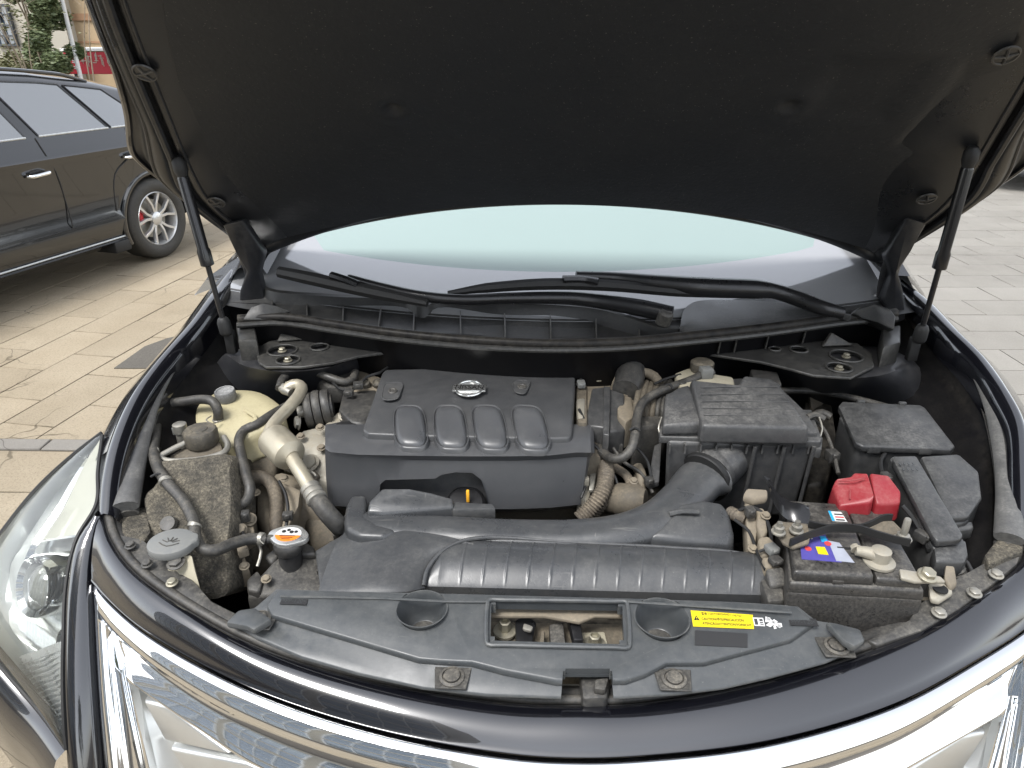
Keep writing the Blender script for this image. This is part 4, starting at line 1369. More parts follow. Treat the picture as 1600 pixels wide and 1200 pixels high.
# --- wipers
def wiper(path, rads, blade, brads, clip):
    b = B()
    b.tube(ats(path), rads, 10, .012, flat=1.0, up=(0, 0, 1))
    wp = b.out('wiper', 'satin_black', car)
    b = B()
    b.tube(ats(blade), brads, 8, .015)
    b.out('blade', 'black', wp)
    b = B()
    b.tube(ats(clip), .010, 8, .01, flat=.8)
    b.out('blade_clip', 'gloss_black', wp)
    return wp
w1 = wiper([(1050, 492, 1.078), (1000, 481, 1.085), (930, 470, 1.092), (890, 466, 1.097), (800, 466, 1.105), (720, 468, 1.110), (660, 463, 1.117), (600, 450, 1.125), (545, 435, 1.135)], [.018, .018, .015, .014, .012, .011, .011, .010, .009],
           [(437, 425, 1.135), (480, 434, 1.13), (530, 445, 1.125), (600, 460, 1.118), (668, 474, 1.108)], [.013, .015, .015, .014, .008], [(518, 430, 1.145), (540, 437, 1.14), (560, 445, 1.132)])
b = B()
b.lathe(at(1040, 492, 1.082), (.2, -.2, 1), [(.016, -.02), (.016, .004), (.012, .008)], 16)
b.out('pivot_nut', 'rubber', w1)
w2 = wiper([(1318, 489, 1.085), (1290, 483, 1.09), (1250, 468, 1.10), (1210, 455, 1.112), (1180, 452, 1.118), (1100, 449, 1.122), (1020, 441, 1.127), (960, 434, 1.132), (900, 431, 1.138)], [.012, .015, .016, .016, .020, .021, .016, .012, .010],
           [(700, 458, 1.118), (760, 450, 1.122), (850, 444, 1.127), (950, 446, 1.122), (1060, 456, 1.112), (1180, 463, 1.105)], [.005, .011, .013, .013, .011, .005], [(880, 436, 1.14), (910, 436, 1.138), (935, 440, 1.135)])

# ================================================================== THE HOOD
TH = math.radians(42)
HP = V((0.02, .86, 1.262))
HD = V((0, -math.cos(TH), math.sin(TH)))
HN = V((0, -math.sin(TH), -math.cos(TH)))          # towards the underside
def hp(px, py, lift=0.0):
    q = atp(px, py, HP + HN * lift, HN)
    return q
def hxs(x, s, n=0.0):
    return HP + V((x, 0, 0)) + HD * s + HN * n
W_T = [(0, .757), (.05, .768), (.1, .782), (.19, .812), (.28, .842), (.36, .838), (.45, .822), (.6, .778), (.72, .748), (.88, .695), (1, .64)]
def wt(v):
    return sum(interp(W_T, v + d) for d in (-.09, -.06, -.03, 0, .03, .06, .09)) / 7
def s_rear(x):
    return .013 - .222 * (abs(x) / .72) ** 2 if abs(x) < .74 else .013 - .222 * (.74 / .72) ** 2 + (abs(x) - .74) * 2.2
def s_front(x):
    return .93 - .24 * (abs(x) / .7) ** 2.2
def hgrid(us, vs, off, wmul=1.0, v0=0, v1=1):
    rows = []
    for v in vs:
        vv = v0 + (v1 - v0) * v
        W_ = wt(vv) * wmul
        row = []
        for u in us:
            x = u * W_
            s = s_rear(x) * (1 - vv) + s_front(x) * vv
            row.append(hxs(x, s, off(x, s, u, vv)))
        rows.append(row)
    return rows
us = [-1 + 2 * i / 60 for i in range(61)]
vs = [i / 50 for i in range(51)]
crown = lambda x: .035 * (abs(x) / .8) ** 2.5
skin = lambda x, s, u, v: -.045 + crown(x)
b = B()
b.grid(hgrid(us, vs, skin))
hood = b.out('hood', 'paint', car, ang=60, label='raised black hood seen from below')
def inner(x, s, u, v):
    e = min(1 - abs(u), min(v, 1 - v) * 1.4)
    d = -.040 + crown(x)
    d += .040 * min(1, max(0, (e - .012) / .035))           # flange rises to the inner pressing
    g = abs(e - .085)
    d -= .016 * max(0, 1 - g / .016)                        # groove round the rim
    return d
us2 = [-1 + 2 * i / 160 for i in range(161)]
vs2 = [i / 110 for i in range(111)]
b = B()
b.grid(hgrid(us2, vs2, inner, .992))
b.out('inner_panel', 'hoodin', hood, ang=60)
b = B()
rim = [r[0] for r in hgrid([-1], vs, lambda *a: -.043 + crown(.8), .995)]
for sgn in (-1, 1):
    rim = []
    for v in vs:
        W_ = wt(v) * .996
        x = sgn * W_
        s = s_rear(x) * (1 - v) + s_front(x) * v
        rim.append(hxs(x, s, -.040 + crown(x)))
    b = B()
    b.tube(rim, .006, 8, .03)
    b.out('edge_bead', 'paint', hood)
# pressed ridges that run round the inner panel beside the liner
for sgn in (-1, 1):
    for uu, rr_, n0 in ((.965, .0045, -.012), (.925, .007, .001), (.885, .0035, .002)):
        line = []
        for i in range(46):
            v = .16 + .80 * i / 45
            x = sgn * wt(v) * .992 * uu
            s = s_rear(x) * (1 - v) + s_front(x) * v
            line.append(hxs(x, s, n0 + crown(x) - .002))
        b = B()
        b.tube(line, rr_, 8, .03)
        b.out('pressed_ridge', 'hoodin', hood)
# sound-deadening liner
def liner(x, s, u, v):
    e = min((1 - abs(u)) * 1.0, v * 1.2, (1 - v) * 1.2)
    d = .004 + .016 * min(1, e / .008)
    # pressed shapes
    def pad(cx, cs, wx, ws_, dep):
        q = max(abs(x - cx) / wx, abs(s - cs) / ws_)
        return -dep * (lambda k: k * k * (3 - 2 * k))(min(1, max(0, (1 - q) / .55)))
    d += pad(.60, .36, .05, .13, .006) + pad(.44, .40, .09, .09, .004)
    d += .004 * math.sin(x * 7 + 1) * math.sin(s * 9)
    for cx, cs in ((-.30, .36), (.34, .37)):
        r = math.hypot(x - cx, s - cs)
        d += .008 * math.exp(-(r / .035) ** 2) - .014 * math.exp(-(r / .016) ** 2)
    return d
rows = []
LW = [(0, .70), (.1, .715), (.2, .72), (.35, .705), (.5, .68), (.65, .65), (.8, .60), (1, .52)]
for v in [i / 120 for i in range(121)]:
    row = []
    W_ = interp(LW, v)
    for u in [-1 + 2 * i / 150 for i in range(151)]:
        x = u * W_
        s = (s_rear(x * .96) + .045) * (1 - v) + (s_front(x) - .08) * v
        row.append(hxs(x, s, liner(x, s, u, v)))
    rows.append(row)
b = B()
b.grid(rows)
b.out('hood_liner', 'liner', hood, ang=60)
def hclip(px, py, r=.022):
    c = hp(px, py, .030)
    b = B()
    _, u_, v_ = perp(HN)
    b.tube([c + (u_ * math.cos(a) + v_ * math.sin(a)) * r for a in [2 * math.pi * i / 24 for i in range(25)]], .0022, 6, smooth=False)
    for a in (.3, .3 + math.pi / 2):
        d = (u_ * math.cos(a) + v_ * math.sin(a)) * r
        b.tube([c - d, c + HN * .003, c + d], .0022, 6, smooth=False)
    b.lathe(c, HN, [(r * .95, -.003), (r * .9, .0), (r * .3, .001)], 20)
    b.out('liner_clip', 'plastic', hood)
for q in ((226, 114), (1572, 87), (338, 316), (1448, 311)):
    hclip(*q, r=.0165)
for q in ((270, 245, .007), (193, 67, .010), (182, 25, .004), (303, 279, .004), (1506, 225, .004), (1485, 270, .008), (1497, 255, .004), (256, 237, .004)):
    c = hp(q[0], q[1], .004)
    b = B()
    b.lathe(c, HN, [(q[2], -.002), (q[2], .004), (q[2] * .7, .0045)], 14)
    b.out('panel_hole', 'black', hood)
# bead along the rear edge and the two brackets pressed in the corners
b = B()
rear_line = []
for i in range(61):
    x = -.70 + 1.40 * i / 60
    rear_line.append(hxs(x, s_rear(x) + .012, -.010))
b.tube(rear_line, .008, 8, .03)
b.out('rear_seal', 'rubber', hood)
for sgn, L in ((-1, [(352, 352), (372, 348), (395, 385), (410, 398), (382, 398), (362, 380)]), (1, [(1448, 350), (1420, 340), (1402, 352), (1385, 385), (1388, 402), (1415, 392)])):
    b = B()
    P_ = [hp(x, y, .022) for x, y in L]
    b.prism(P_, [p - HN * .03 for p in P_]).bevel(.004, 2)
    hb = b.out('hinge_plate', 'paint_in', hood)
    for k in (0.35, .65):
        c = P_[1].lerp(P_[4], k)
        b = B()
        b.bolt(c, HN, .007)
        b.out('hinge_bolt', 'satin_black', hb)
# dark pressed hinge covers between hood and body
for L in ([(346, 352), (378, 344), (412, 396), (404, 428), (414, 470), (396, 505), (372, 500), (374, 455), (384, 425), (368, 392)], [(1450, 350), (1418, 340), (1384, 400), (1394, 432), (1380, 470), (1396, 508), (1416, 500), (1412, 455), (1404, 425), (1424, 390)]):
    b = B()
    P_ = [aty(x, y, .865 - (.05 if y < 380 else 0)) for x, y in L]
    b.prism(P_, [p + V((0, .03, 0)) for p in P_]).bevel(.006, 2)
    b.out('hinge_cover', 'paint_in', hood)
# hinge arms down to the body
for L, nm in (([(375, 370, 1.20), (388, 405, 1.155), (398, 435, 1.12), (402, 465, 1.085), (396, 490, 1.04)], 0), ([(1412, 372, 1.20), (1398, 402, 1.155), (1388, 432, 1.12), (1384, 462, 1.09), (1390, 490, 1.04)], 1)):
    b = B()
    b.tube([aty(p[0], p[1], .86 + .02 * (k if k < 3 else 2)) for k, p in enumerate(L)], [.022, .021, .020, .020, .022], 8, .02, flat=.5)
    b.out('hinge_arm', 'paint_in', hood)
# gas struts
for (t_, m_, b_, x_) in (((280, 256), (326, 415), (353, 516), -1), ((1518, 240), (1462, 420), (1437, 527), 1)):
    top = hp(t_[0], t_[1], .035)
    base = at(b_[0], b_[1], 1.055)
    rm, rt, rb = m_[1], t_[1], b_[1]
    # point along the strut that is sighted at m_
    best = min([i / 200 for i in range(201)], key=lambda f: abs(in_view(top.lerp(base, f))[1] - m_[1]))
    mid = top.lerp(base, best)
    ax = (base - top).normalized()
    b = B()
    b.lathe(top + ax * .02, ax, [(.008, 0), (.0108, .006), (.0108, (mid - top).length - .055), (.0128, (mid - top).length - .05), (.0128, (mid - top).length - .022), (.009, (mid - top).length - .02)], 18)
    st_ = b.out('gas_strut', 'gloss_black', car, label='black gas strut holding the raised hood')
    b = B()
    b.lathe(mid - ax * .03, ax, [(.0052, 0), (.0052, (base - mid).length + .02)], 12)
    b.out('piston_rod', 'satin_black', st_)
    b = B()
    b.lathe(top, ax, [(.008, -.012), (.013, -.004), (.013, .012), (.009, .024)], 14)
    b.lathe(top, HN, [(.007, -.05), (.007, .008)], 10)
    b.out('upper_ball_joint', 'black', st_)
    b = B()
    b.lathe(base, -ax, [(.008, -.012), (.013, -.006), (.013, .018), (.009, .028)], 14)
    b.box(base + V((0, .012, -.03)), (.02, .016, .05)).bevel(.003)
    b.out('lower_ball_joint', 'black', st_)

# ================================================================== THE ENGINE BAY
def hose(path, r, name, mat, parent=car, seg=12, **k):
    return B().tube(ats(path), r, seg, **k).out(name, mat, parent)
def slabpart(pts, z, h, name, mat, parent=car, bev=.004, flare=0.0, seg=2, label=None):
    """solid from a sighted outline at height z (or per-point heights), h deep"""
    P_ = ats(pts, z) if z is not None else ats(pts)
    b = B()
    b.slab(P_, h, flare)
    if bev:
        b.bevel(bev, seg)
    return b.out(name, mat, parent, label=label)
UP = V((0, 0, 1))

# ---------------- radiator sight shield
def zs(py):
    return .868 - (py - 920) * .00022
OUT = [(432, 919), (520, 922), (700, 926), (850, 930), (1000, 934), (1150, 939), (1246, 945), (1275, 968), (1300, 972), (1345, 984), (1352, 1000), (1335, 1014), (1290, 1034), (1200, 1058), (1130, 1074), (1060, 1083), (965, 1089), (875, 1089), (760, 1085), (660, 1074), (560, 1052), (470, 1026), (400, 996), (358, 970), (375, 955), (398, 948)]
P_ = [at(x, y, zs(y) - .006) for x, y in OUT]
b = B()
b.slab(P_, .006)
b.bevel(.002, 1)
shield = b.out('radiator_shield', 'shield', car)
UPPER = [(434, 921), (520, 924), (700, 928), (850, 932), (1000, 936), (1150, 941), (1244, 947), (1272, 972), (1235, 998), (1150, 1020), (1098, 1034), (1040, 1034), (1005, 1052), (975, 1062), (968, 1062), (868, 1062), (860, 1060), (790, 1047), (738, 1034), (690, 1032), (655, 1029), (540, 995), (425, 961), (418, 945)]
P_ = [at(x, y, zs(y) + .0015) for x, y in UPPER]
b = B()
b.slab(P_, .009, .003)
b.bevel(.0025, 2)
panel = b.out('raised_panel', 'shield', shield)
def hole(o, pts, rnd=0.006):
    c = B()
    q = [at(x, y, zs(y)) for x, y in pts]
    c.prism([p + V((0, 0, .05)) for p in q], [p - V((0, 0, .08)) for p in q])
    ed = [e for e in c.bm.edges if abs((e.verts[0].co - e.verts[1].co).normalized().z) > .9]
    if rnd:
        bmesh.ops.bevel(c.bm, geom=ed, offset=rnd, segments=4, affect='EDGES')
    cut(o, c)
WIN = [(768, 940), (972, 943), (975, 1008), (766, 1002)]
NOTCH = [(880, 1046), (956, 1046), (960, 1092), (876, 1092)]
for o in (shield, panel):
    hole(o, WIN)
    hole(o, NOTCH, .003)
for cx, cy_, r in ((659, 952, .036), (1034, 966, .038)):
    for o in (shield, panel):
        c = B()
        c.lathe(at(cx, cy_, zs(cy_)) + V((0, 0, -.06)), UP, [(r * .96, 0), (r * .96, .12)], 36)
        cut(o, c)
    b = B()
    c0 = at(cx, cy_, zs(cy_) + .002)
    rings = []
    for r_, h_, dy in ((1.0, .0, 0), (1.03, .002, 0), (.98, .002, 0), (.90, -.006, 0), (.72, -.028, .002), (.58, -.042, .003), (.5, -.044, .003), (.02, -.045, .003)):
        rings.append([c0 + V((r * r_ * math.cos(a), r * r_ * math.sin(a) + dy, h_)) for a in [2 * math.pi * i / 36 for i in range(36)]])
    b.loft(rings, caps=False)
    cup = b.out('cup', 'shield', shield)
    b = B()
    b.lathe(c0 + V((0, .003, -.0445)), UP, [(r * .52, 0), (r * .5, .003), (r * .34, .004), (r * .32, .009), (r * .1, .010)], 20)
    b.out('fastener', 'plastic_dirty', cup)
b = B()
b.tube([at(x, y, .868) for x, y in ((438, 932), (600, 935), (760, 940), (766, 936))], .0018, 6, .05)
b.out('bead', 'shield', shield)
b = B()
b.tube([at(x, y, .868) for x, y in ((980, 940), (1100, 948), (1236, 957))], .0018, 6, .05)
b.out('bead', 'shield', shield)
# raised rim round the latch window
b = B()
wr = [at(x, y, zs(y) + .004) for x, y in ((762, 937), (980, 940), (984, 1012), (760, 1007))]
rl = []
for i in range(4):
    a, c, d = wr[i - 1], wr[i], wr[(i + 1) % 4]
    rl += [c.lerp(a, .12), c.lerp(a, .02).lerp(c.lerp(d, .02), .5), c.lerp(d, .12)]
b.tube(spline(rl, .006, True) + [spline(rl, .006, True)[0]], .0032, 8, smooth=False)
b.out('window_rim', 'shield', shield)
# fixing clips
for cx, cy_ in ((405, 970), (706, 1060), (1053, 1063), (1307, 1012)):
    z = zs(cy_) - .004
    pad_ = B()
    c0 = at(cx, cy_, z)
    pad_.slab([c0 + V((dx, dy, .0015)) for dx, dy in ((-.020, -.017), (.020, -.017), (.025, .018), (-.025, .018))], .003).bevel(.001, 1)
    pd = pad_.out('clip_pad', 'plastic_dirty', shield)
    b = B()
    b.lathe(c0, UP, [(.0165, .001), (.0165, .004), (.013, .0055), (.012, .003), (.0105, .003), (.0105, .0062), (.003, .0068)], 24)
    b.out('clip', 'bolt_black', pd)
for pts in ([(352, 972), (372, 952), (398, 948), (425, 966), (396, 984), (385, 978)], [(1290, 970), (1305, 972), (1345, 982), (1352, 1000), (1335, 1010), (1318, 1000)]):
    slabpart(pts, .868, .012, 'corner_tab', 'shield', shield, .004)
# front notch contents: latch release lever
slabpart([(905, 1048), (955, 1046), (950, 1090), (910, 1092)], .815, .03, 'release_lever', 'plastic', shield, .006)
slabpart([(930, 1060), (952, 1058), (946, 1078), (928, 1076)], .825, .012, 'release_tab', 'plastic_dirty', shield, .003)
slabpart([(870, 1068), (965, 1068), (965, 1078), (870, 1078)], .78, .01, 'notch_bar', 'steel', shield, .002)
# weather strip along the lip
b = B()
Aopen = resample([p + V((0, .012, .0)) for p in op], 90)
b.tube([p + V((0, .004, -.006)) for p in Aopen], .0068, 10, .02, flat=.9, up=(0, 0, 1))
b.out('front_weatherstrip', 'rubber', bumper)
b = B()
b.grid([[p + V((0, .006, -.006)) for p in Aopen], [p + V((0, .020, -.006)) for p in Aopen], [p + V((0, .034, -.014)) for p in Aopen], [p + V((0, .05, -.05)) for p in Aopen]])
b.out('lip_flange', 'plastic', bumper)
# writing on the shield
def sheet(px0, py0, px1, py1, z=None):
    zf = (lambda y: zs(y) + .0020) if z is None else (lambda y: z)
    return [at(px0, py1, zf(py1)), at(px1, py1, zf(py1)), at(px1, py0, zf(py0)), at(px0, py0, zf(py0))]
lb = [at(1083, 979, zs(979) + .002), at(1178, 983, zs(983) + .002), at(1176, 961, zs(961) + .002), at(1079, 954, zs(954) + .002)]
lab = quad(lb, 'caution_label', 'yellow', shield, .0006)
xd = (lb[1] - lb[0]).normalized()
yd = (lb[3] - lb[0]).normalized()
Lw, Lh = (lb[1] - lb[0]).length, (lb[3] - lb[0]).length
def lpos(u, v):
    return lb[0] + xd * (Lw * u) + yd * (Lh * v)
for k, (txt, u0, u1) in enumerate((('\u8b66\u544a / \u041e\u0421\u0422\u041e\u0420\u041e\u0416\u041d\u041e / \u062a\u062d\u0630\u064a\u0631', .17, .84), ('CAUTION/\uc8fc\uc758/PRECAUCI\u00d3N', .16, .86), ('ATEN\u00c7\u00c3O/ATTENTION/VORSICHT', .16, .97))):
    writing(txt, 'caution_text', 'ink', lab, lpos((u0 + u1) / 2, .79 - k * .29), xd, yd, 1, .0010, fit=(Lw * (u1 - u0), Lh * .22), bold=.018)
b = B()
q = [lpos(.03, .38), lpos(.125, .38), lpos(.078, .68)]
b.prism([p + V((0, 0, .0010)) for p in q], [p + V((0, 0, .0005)) for p in q])
b.out('warning_triangle', 'ink', lab)
writing('!', 'warning_mark', 'yellow', lab, lpos(.078, .49), xd, yd, 1, .0016, fit=(Lw * .014, Lh * .17))
def icon(polys, name, mat, org, w_, h_):
    b = B()
    for poly in polys:
        q = [org + xd * (u * w_) + yd * (v * h_) for u, v in poly]
        b.prism([p + V((0, 0, .0012)) for p in q], [p + V((0, 0, .0004)) for p in q])
    return b.out(name, mat, shield)
ib = at(1179, 980, zs(980) + .0017)
def fr(x0, y0, x1, y1, t):
    return [[(x0, y0), (x1, y0), (x1, y0 + t), (x0, y0 + t)], [(x0, y1 - t), (x1, y1 - t), (x1, y1), (x0, y1)], [(x0, y0 + t), (x0 + t, y0 + t), (x0 + t, y1 - t), (x0, y1 - t)], [(x1 - t, y0 + t), (x1, y0 + t), (x1, y1 - t), (x1 - t, y1 - t)]]
icon(fr(0, .1, .5, .9, .09) + fr(.5, .1, 1, .9, .09) + [[(.62, .3), (.9, .3), (.9, .36), (.62, .36)], [(.62, .5), (.9, .5), (.9, .56), (.62, .56)]], 'book_symbol', 'white', ib, .0145, .016)
ih = at(1198, 983, zs(983) + .0017)
icon([[(0, .3), (.25, .15), (.8, .6), (.6, .8)], [(.05, .75), (.2, .95), (.95, .3), (.85, .1)], [(.0, .55), (.3, .55), (.4, .9), (.1, 1.0)], [(.7, .15), (1.0, .2), (1.0, .5), (.75, .5)], [(.45, .0), (.62, .05), (.58, .3), (.44, .25)]], 'hand_symbol', 'white', ih, .022, .019)
quad([at(1086, 1008, zs(1008) + .002), at(1168, 1012, zs(1012) + .002), at(1168, 990, zs(990) + .002), at(1086, 985, zs(985) + .002)], 'blank_patch', 'ink_gray', shield, .0005)
for cx, cy_, sgn in ((460, 939, 1), (1255, 972, 1)):
    c = at(cx, cy_, zs(cy_) + .0018)
    quad([c + V((dx, dy, 0)) for dx, dy in ((-.019, -.007), (.019, -.007), (.019, .007), (-.019, .007))], 'material_mark', 'ink_gray', shield, .0003)
    writing('>PP-T20<', 'material_text', 'emboss', shield, c, (1, 0, 0), (0, 1, 0), 1, .0008, fit=(.034, .008))
# hood latch seen through the window
LB = bpy.data.objects.new('hood_latch', B().slab(ats([(752, 972), (985, 976), (985, 1020), (752, 1016)], .795), .01).mesh('hood_latch', 'tan_dark'))
COL.objects.link(LB)
LB.parent = car
slabpart([(760, 944), (985, 947), (985, 964), (930, 962), (905, 972), (850, 962), (760, 962)], .838, .006, 'cross_plate', 'tan', LB, .002)
for cx, cy_ in ((789, 978), (929, 1000)):
    c = at(cx, cy_, .812)
    b = B()
    b.lathe(c + V((0, 0, -.012)), UP, [(.017, 0), (.017, .004), (.012, .005)], 20)
    b.lathe(c, UP, [(.0085, -.01), (.0085, .008), (.0065, .009), (.0055, .004)], 6)
    b.out('latch_bolt', 'bolt', LB)
for pts, z, h, m_ in (([(805, 968), (822, 960), (838, 970), (832, 1005), (806, 1008)], .815, .03, 'satin_black'), ([(818, 972), (834, 978), (830, 986), (816, 982)], .832, .006, 'steel'), ([(845, 985), (852, 984), (850, 1008), (842, 1008)], .815, .02, 'tan_dark'),
                      ([(858, 975), (880, 970), (884, 1006), (860, 1008)], .818, .03, 'plastic_dirty'), ([(895, 988), (945, 986), (950, 1006), (897, 1008)], .80, .006, 'cream_dirty'), ([(885, 950), (905, 955), (912, 1000), (896, 1000)], .825, .02, 'satin_black')):
    slabpart(pts, z, h, 'latch_piece', m_, LB, .003)

# ---------------- front corners: brackets with bolts, left and right
c1 = slabpart([(165, 828, .888), (185, 834, .888), (222, 842, .886), (262, 872, .874), (300, 904, .866), (332, 940, .86), (420, 982, .842), (420, 1006, .834), (310, 958, .852), (215, 898, .872), (175, 862, .884)], None, .02, 'corner_bracket', 'plastic_dirty', car, .003)
for cx, cy_, z in ((204, 853, .884), (230, 882, .877), (269, 911, .868)):
    B().bolt(at(cx, cy_, z + .002), (0, -.1, 1), .0066, .010).out('bracket_bolt', 'bolt' if cx == 269 else 'plastic_dirty', c1)
c2 = slabpart([(1598, 862, .886), (1590, 880, .884), (1560, 905, .876), (1500, 950, .862), (1440, 985, .85), (1370, 1008, .838), (1355, 1000, .838), (1420, 968, .852), (1440, 940, .862), (1500, 900, .876), (1550, 872, .886)], None, .02, 'corner_bracket', 'plastic_dirty', car, .003)
for cx, cy_, z in ((1467, 958, .862), (1522, 927, .873), (1556, 898, .883)):
    B().bolt(at(cx, cy_, z), (0, -.1, 1), .0078, .010).out('bracket_bolt', 'steel', c2)
# felt flap ends under the seals
slabpart([(165, 800), (228, 790), (236, 830), (222, 850), (190, 838), (170, 826)], .885, .05, 'felt_flap', 'felt', car, .006)
slabpart([(1538, 866), (1560, 838), (1600, 842), (1600, 862), (1570, 872), (1545, 882)], .892, .04, 'felt_flap', 'felt', car, .006)

# ---------------- washer filler
c = at(268, 848, .905)
b = B()
neck = ats([(232, 870, .89), (300, 865, .89), (330, 935, .80), (290, 940, .80)])
b.slab([at(258, 868, .893), at(300, 866, .893), at(304, 890, .885), at(318, 935, .84), at(262, 900, .86)], .10).bevel(.006)
wn = b.out('washer_filler', 'cream_dirty', car)
b = B()
prof_pts = []
for i in range(40):
    a = 2 * math.pi * i / 40
    r = .033 + (.004 if abs(a - .4) < .25 else 0)
    prof_pts.append(c + V((r * math.cos(a) * 1.05, r * math.sin(a) * .95, 0)))
b.slab([p + V((0, 0, .004)) for p in prof_pts], .014).bevel(.003)
cp_ = b.out('washer_cap', 'cap_grey', wn)
# wiper and water symbol pressed in the cap
b = B()
for i in range(5):
    a = .5 + i * .53
    b.tube([c + V((.004 * math.cos(a), .004 * math.sin(a) - .006, .0046)), c + V((.015 * math.cos(a), .013 * math.sin(a) - .006, .0046))], .0009, 5)
b.tube([c + V((-.015, -.006, .0046)), c + V((0, -.014, .0046)), c + V((.015, -.006, .0046))], .0009, 5)
b.out('washer_symbol', 'rubber', cp_)
b = B()
b.bolt(at(275, 880, .888), (0, -.25, 1), .010, .012)
b.out('filler_bolt', 'plastic_dirty', wn)

# ---------------- felt-covered panel
FELT_T = [(240, 722, .925), (300, 716, .930), (360, 712, .930), (366, 745, .91), (368, 800, .882), (362, 850, .858), (358, 925, .805), (340, 935, .80), (318, 934, .80), (304, 905, .825), (280, 868, .85), (240, 845, .862), (228, 800, .885), (226, 775, .898), (246, 755, .91)]
P_ = ats(FELT_T)
b = B()
cen = sum(P_, V()) / len(P_)
ring0 = resample(P_ + [P_[0]], 61)[:-1]
ringi = [cen.lerp(p, .93) + V((0, -.006, .006)) for p in ring0]
b.loft([[p + V((0, .07, -.05)) for p in ring0], ring0, ringi, [cen.lerp(p, .55) + V((0, -.008, .008)) for p in ring0], [cen + V((0, -.008, .008))] * 60], caps=False)
bmesh.ops.remove_doubles(b.bm, verts=b.bm.verts, dist=1e-5)
felt = b.out('felt_panel', 'felt', car)
b = B()
b.lathe(at(262, 818, .885), V((0, -.6, .8)), [(.014, -.004), (.012, .002), (.002, .003)], 18)
b.out('felt_clip', 'rubber', felt)

# ---------------- power steering reservoir behind it
b = B()
b.slab(ats([(262, 712, .915), (300, 690, .925), (345, 688, .925), (352, 712, .915), (310, 720, .912)]), .06).bevel(.006)
psr = b.out('fluid_reservoir', 'tan_dark', car)
c = at(316, 690, .925)
b = B()
b.lathe(c, UP, [(.028, -.004), (.030, .0), (.030, .022), (.027, .026), (.014, .026), (.013, .0275), (.002, .028)], 40, wob=lambda k: 1.0 if k % 4 else .965)
b.out('reservoir_cap', 'cap_dirty', psr)
B().tube(ats([(290, 692, .93), (262, 706, .925), (250, 714, .922), (262, 720, .92), (318, 717, .922), (350, 707, .925), (356, 696, .927), (350, 683, .93)]), .0055, 10).out('wire_bracket', 'steel', psr)
b = B()
b.lathe(at(283, 676, .93), UP, [(.010, -.04), (.010, .0), (.0125, .002), (.0125, .018), (.009, .02)], 16)
b.out('service_valve', 'steel', car)

# ---------------- coolant tank
tank = [(306, 640, .932), (312, 624, .934), (326, 617, .936), (370, 611, .938), (405, 614, .938), (428, 626, .936), (446, 645, .932), (444, 660, .925), (420, 672, .92), (392, 682, .915), (360, 700, .905), (330, 690, .912), (308, 664, .924)]
P_ = ats(tank)
b = B()
cen = sum(P_, V()) / len(P_)
r0 = resample(P_ + [P_[0]], 49)[:-1]
b.loft([[cen + V((0, 0, .010))] * 48, [cen.lerp(p, .6) + V((0, 0, .010)) for p in r0], [cen.lerp(p, .92) + V((0, 0, .006)) for p in r0], r0, [p + V((0, 0, -.012)) for p in r0], [cen.lerp(p, 1.02) + V((0, 0, -.040)) for p in r0], [cen.lerp(p, 1.05) + V((0, 0, -.043)) for p in r0], [cen.lerp(p, 1.05) + V((0, 0, -.048)) for p in r0], [cen.lerp(p, 1.0) + V((0, 0, -.052)) for p in r0], [cen.lerp(p, .95) + V((0, 0, -.16)) for p in r0]], caps=False)
bmesh.ops.remove_doubles(b.bm, verts=b.bm.verts, dist=1e-5)
tk = b.out('coolant_tank', 'cream', car, label='cream translucent coolant tank')
b = B()
c = at(354, 622, .945)
b.lathe(c, (-.05, -.1, 1), [(.016, -.008), (.020, .0), (.0205, .014), (.019, .018), (.016, .018), (.0155, .0165), (.002, .0165)], 36, wob=lambda k: 1.0 if k % 3 else .97)
cap_ = b.out('tank_cap', 'cap_white', tk)
b = B()
b.tube(ats([(383, 640, .945), (400, 655, .938), (385, 668, .93)]), .004, 6)
b.out('moulded_ridge', 'cream', tk)
hose([(341, 660, .925), (340, 640, .955), (333, 628, .968), (316, 624, .968), (290, 627, .962), (262, 632, .955), (248, 648, .945), (243, 680, .935), (240, 705, .93), (246, 730, .925), (262, 755, .925), (288, 785, .912), (303, 815, .90), (306, 842, .892), (316, 858, .885), (336, 860, .882), (362, 850, .875), (390, 842, .868), (415, 843, .862)], .0092, 'overflow_hose', 'rubber')
for cx, cy_, z, ax in ((239, 706, .93, (0, -.3, 1)), (341, 657, .93, (0, 0, 1)), (259, 752, .926, (-.4, .6, .2)), (304, 822, .898, (.1, .7, .4)), (408, 842, .864, (-1, .1, .05))):
    B().lathe(at(cx, cy_, z), ax, [(.0098, -.004), (.0108, -.003), (.0108, .003), (.0098, .004)], 18).out('hose_clamp', 'steel', car)
hose([(288, 640, .93), (275, 655, .925), (266, 675, .915), (258, 692, .905), (246, 708, .89)], .0105, 'wire_loom', 'rubber', rib=(.005, .07))
hose([(446, 636, .93), (425, 648, .935), (400, 664, .93), (382, 672, .925), (374, 685, .92), (378, 715, .91), (386, 745, .90), (391, 765, .89), (386, 782, .875), (370, 793, .865), (360, 800, .85)], .0092, 'heater_hose', 'rubber')
hose([(366, 758, .86), (385, 748, .865), (402, 745, .865), (420, 752, .86), (430, 772, .85), (432, 800, .83), (432, 835, .80)], .0125, 'lower_hose', 'rubber_brown')
B().lathe(at(370, 756, .862), (-1, -.3, .1), [(.0135, -.005), (.015, -.004), (.015, .005), (.0135, .006)], 18).out('hose_clamp', 'steel', car)

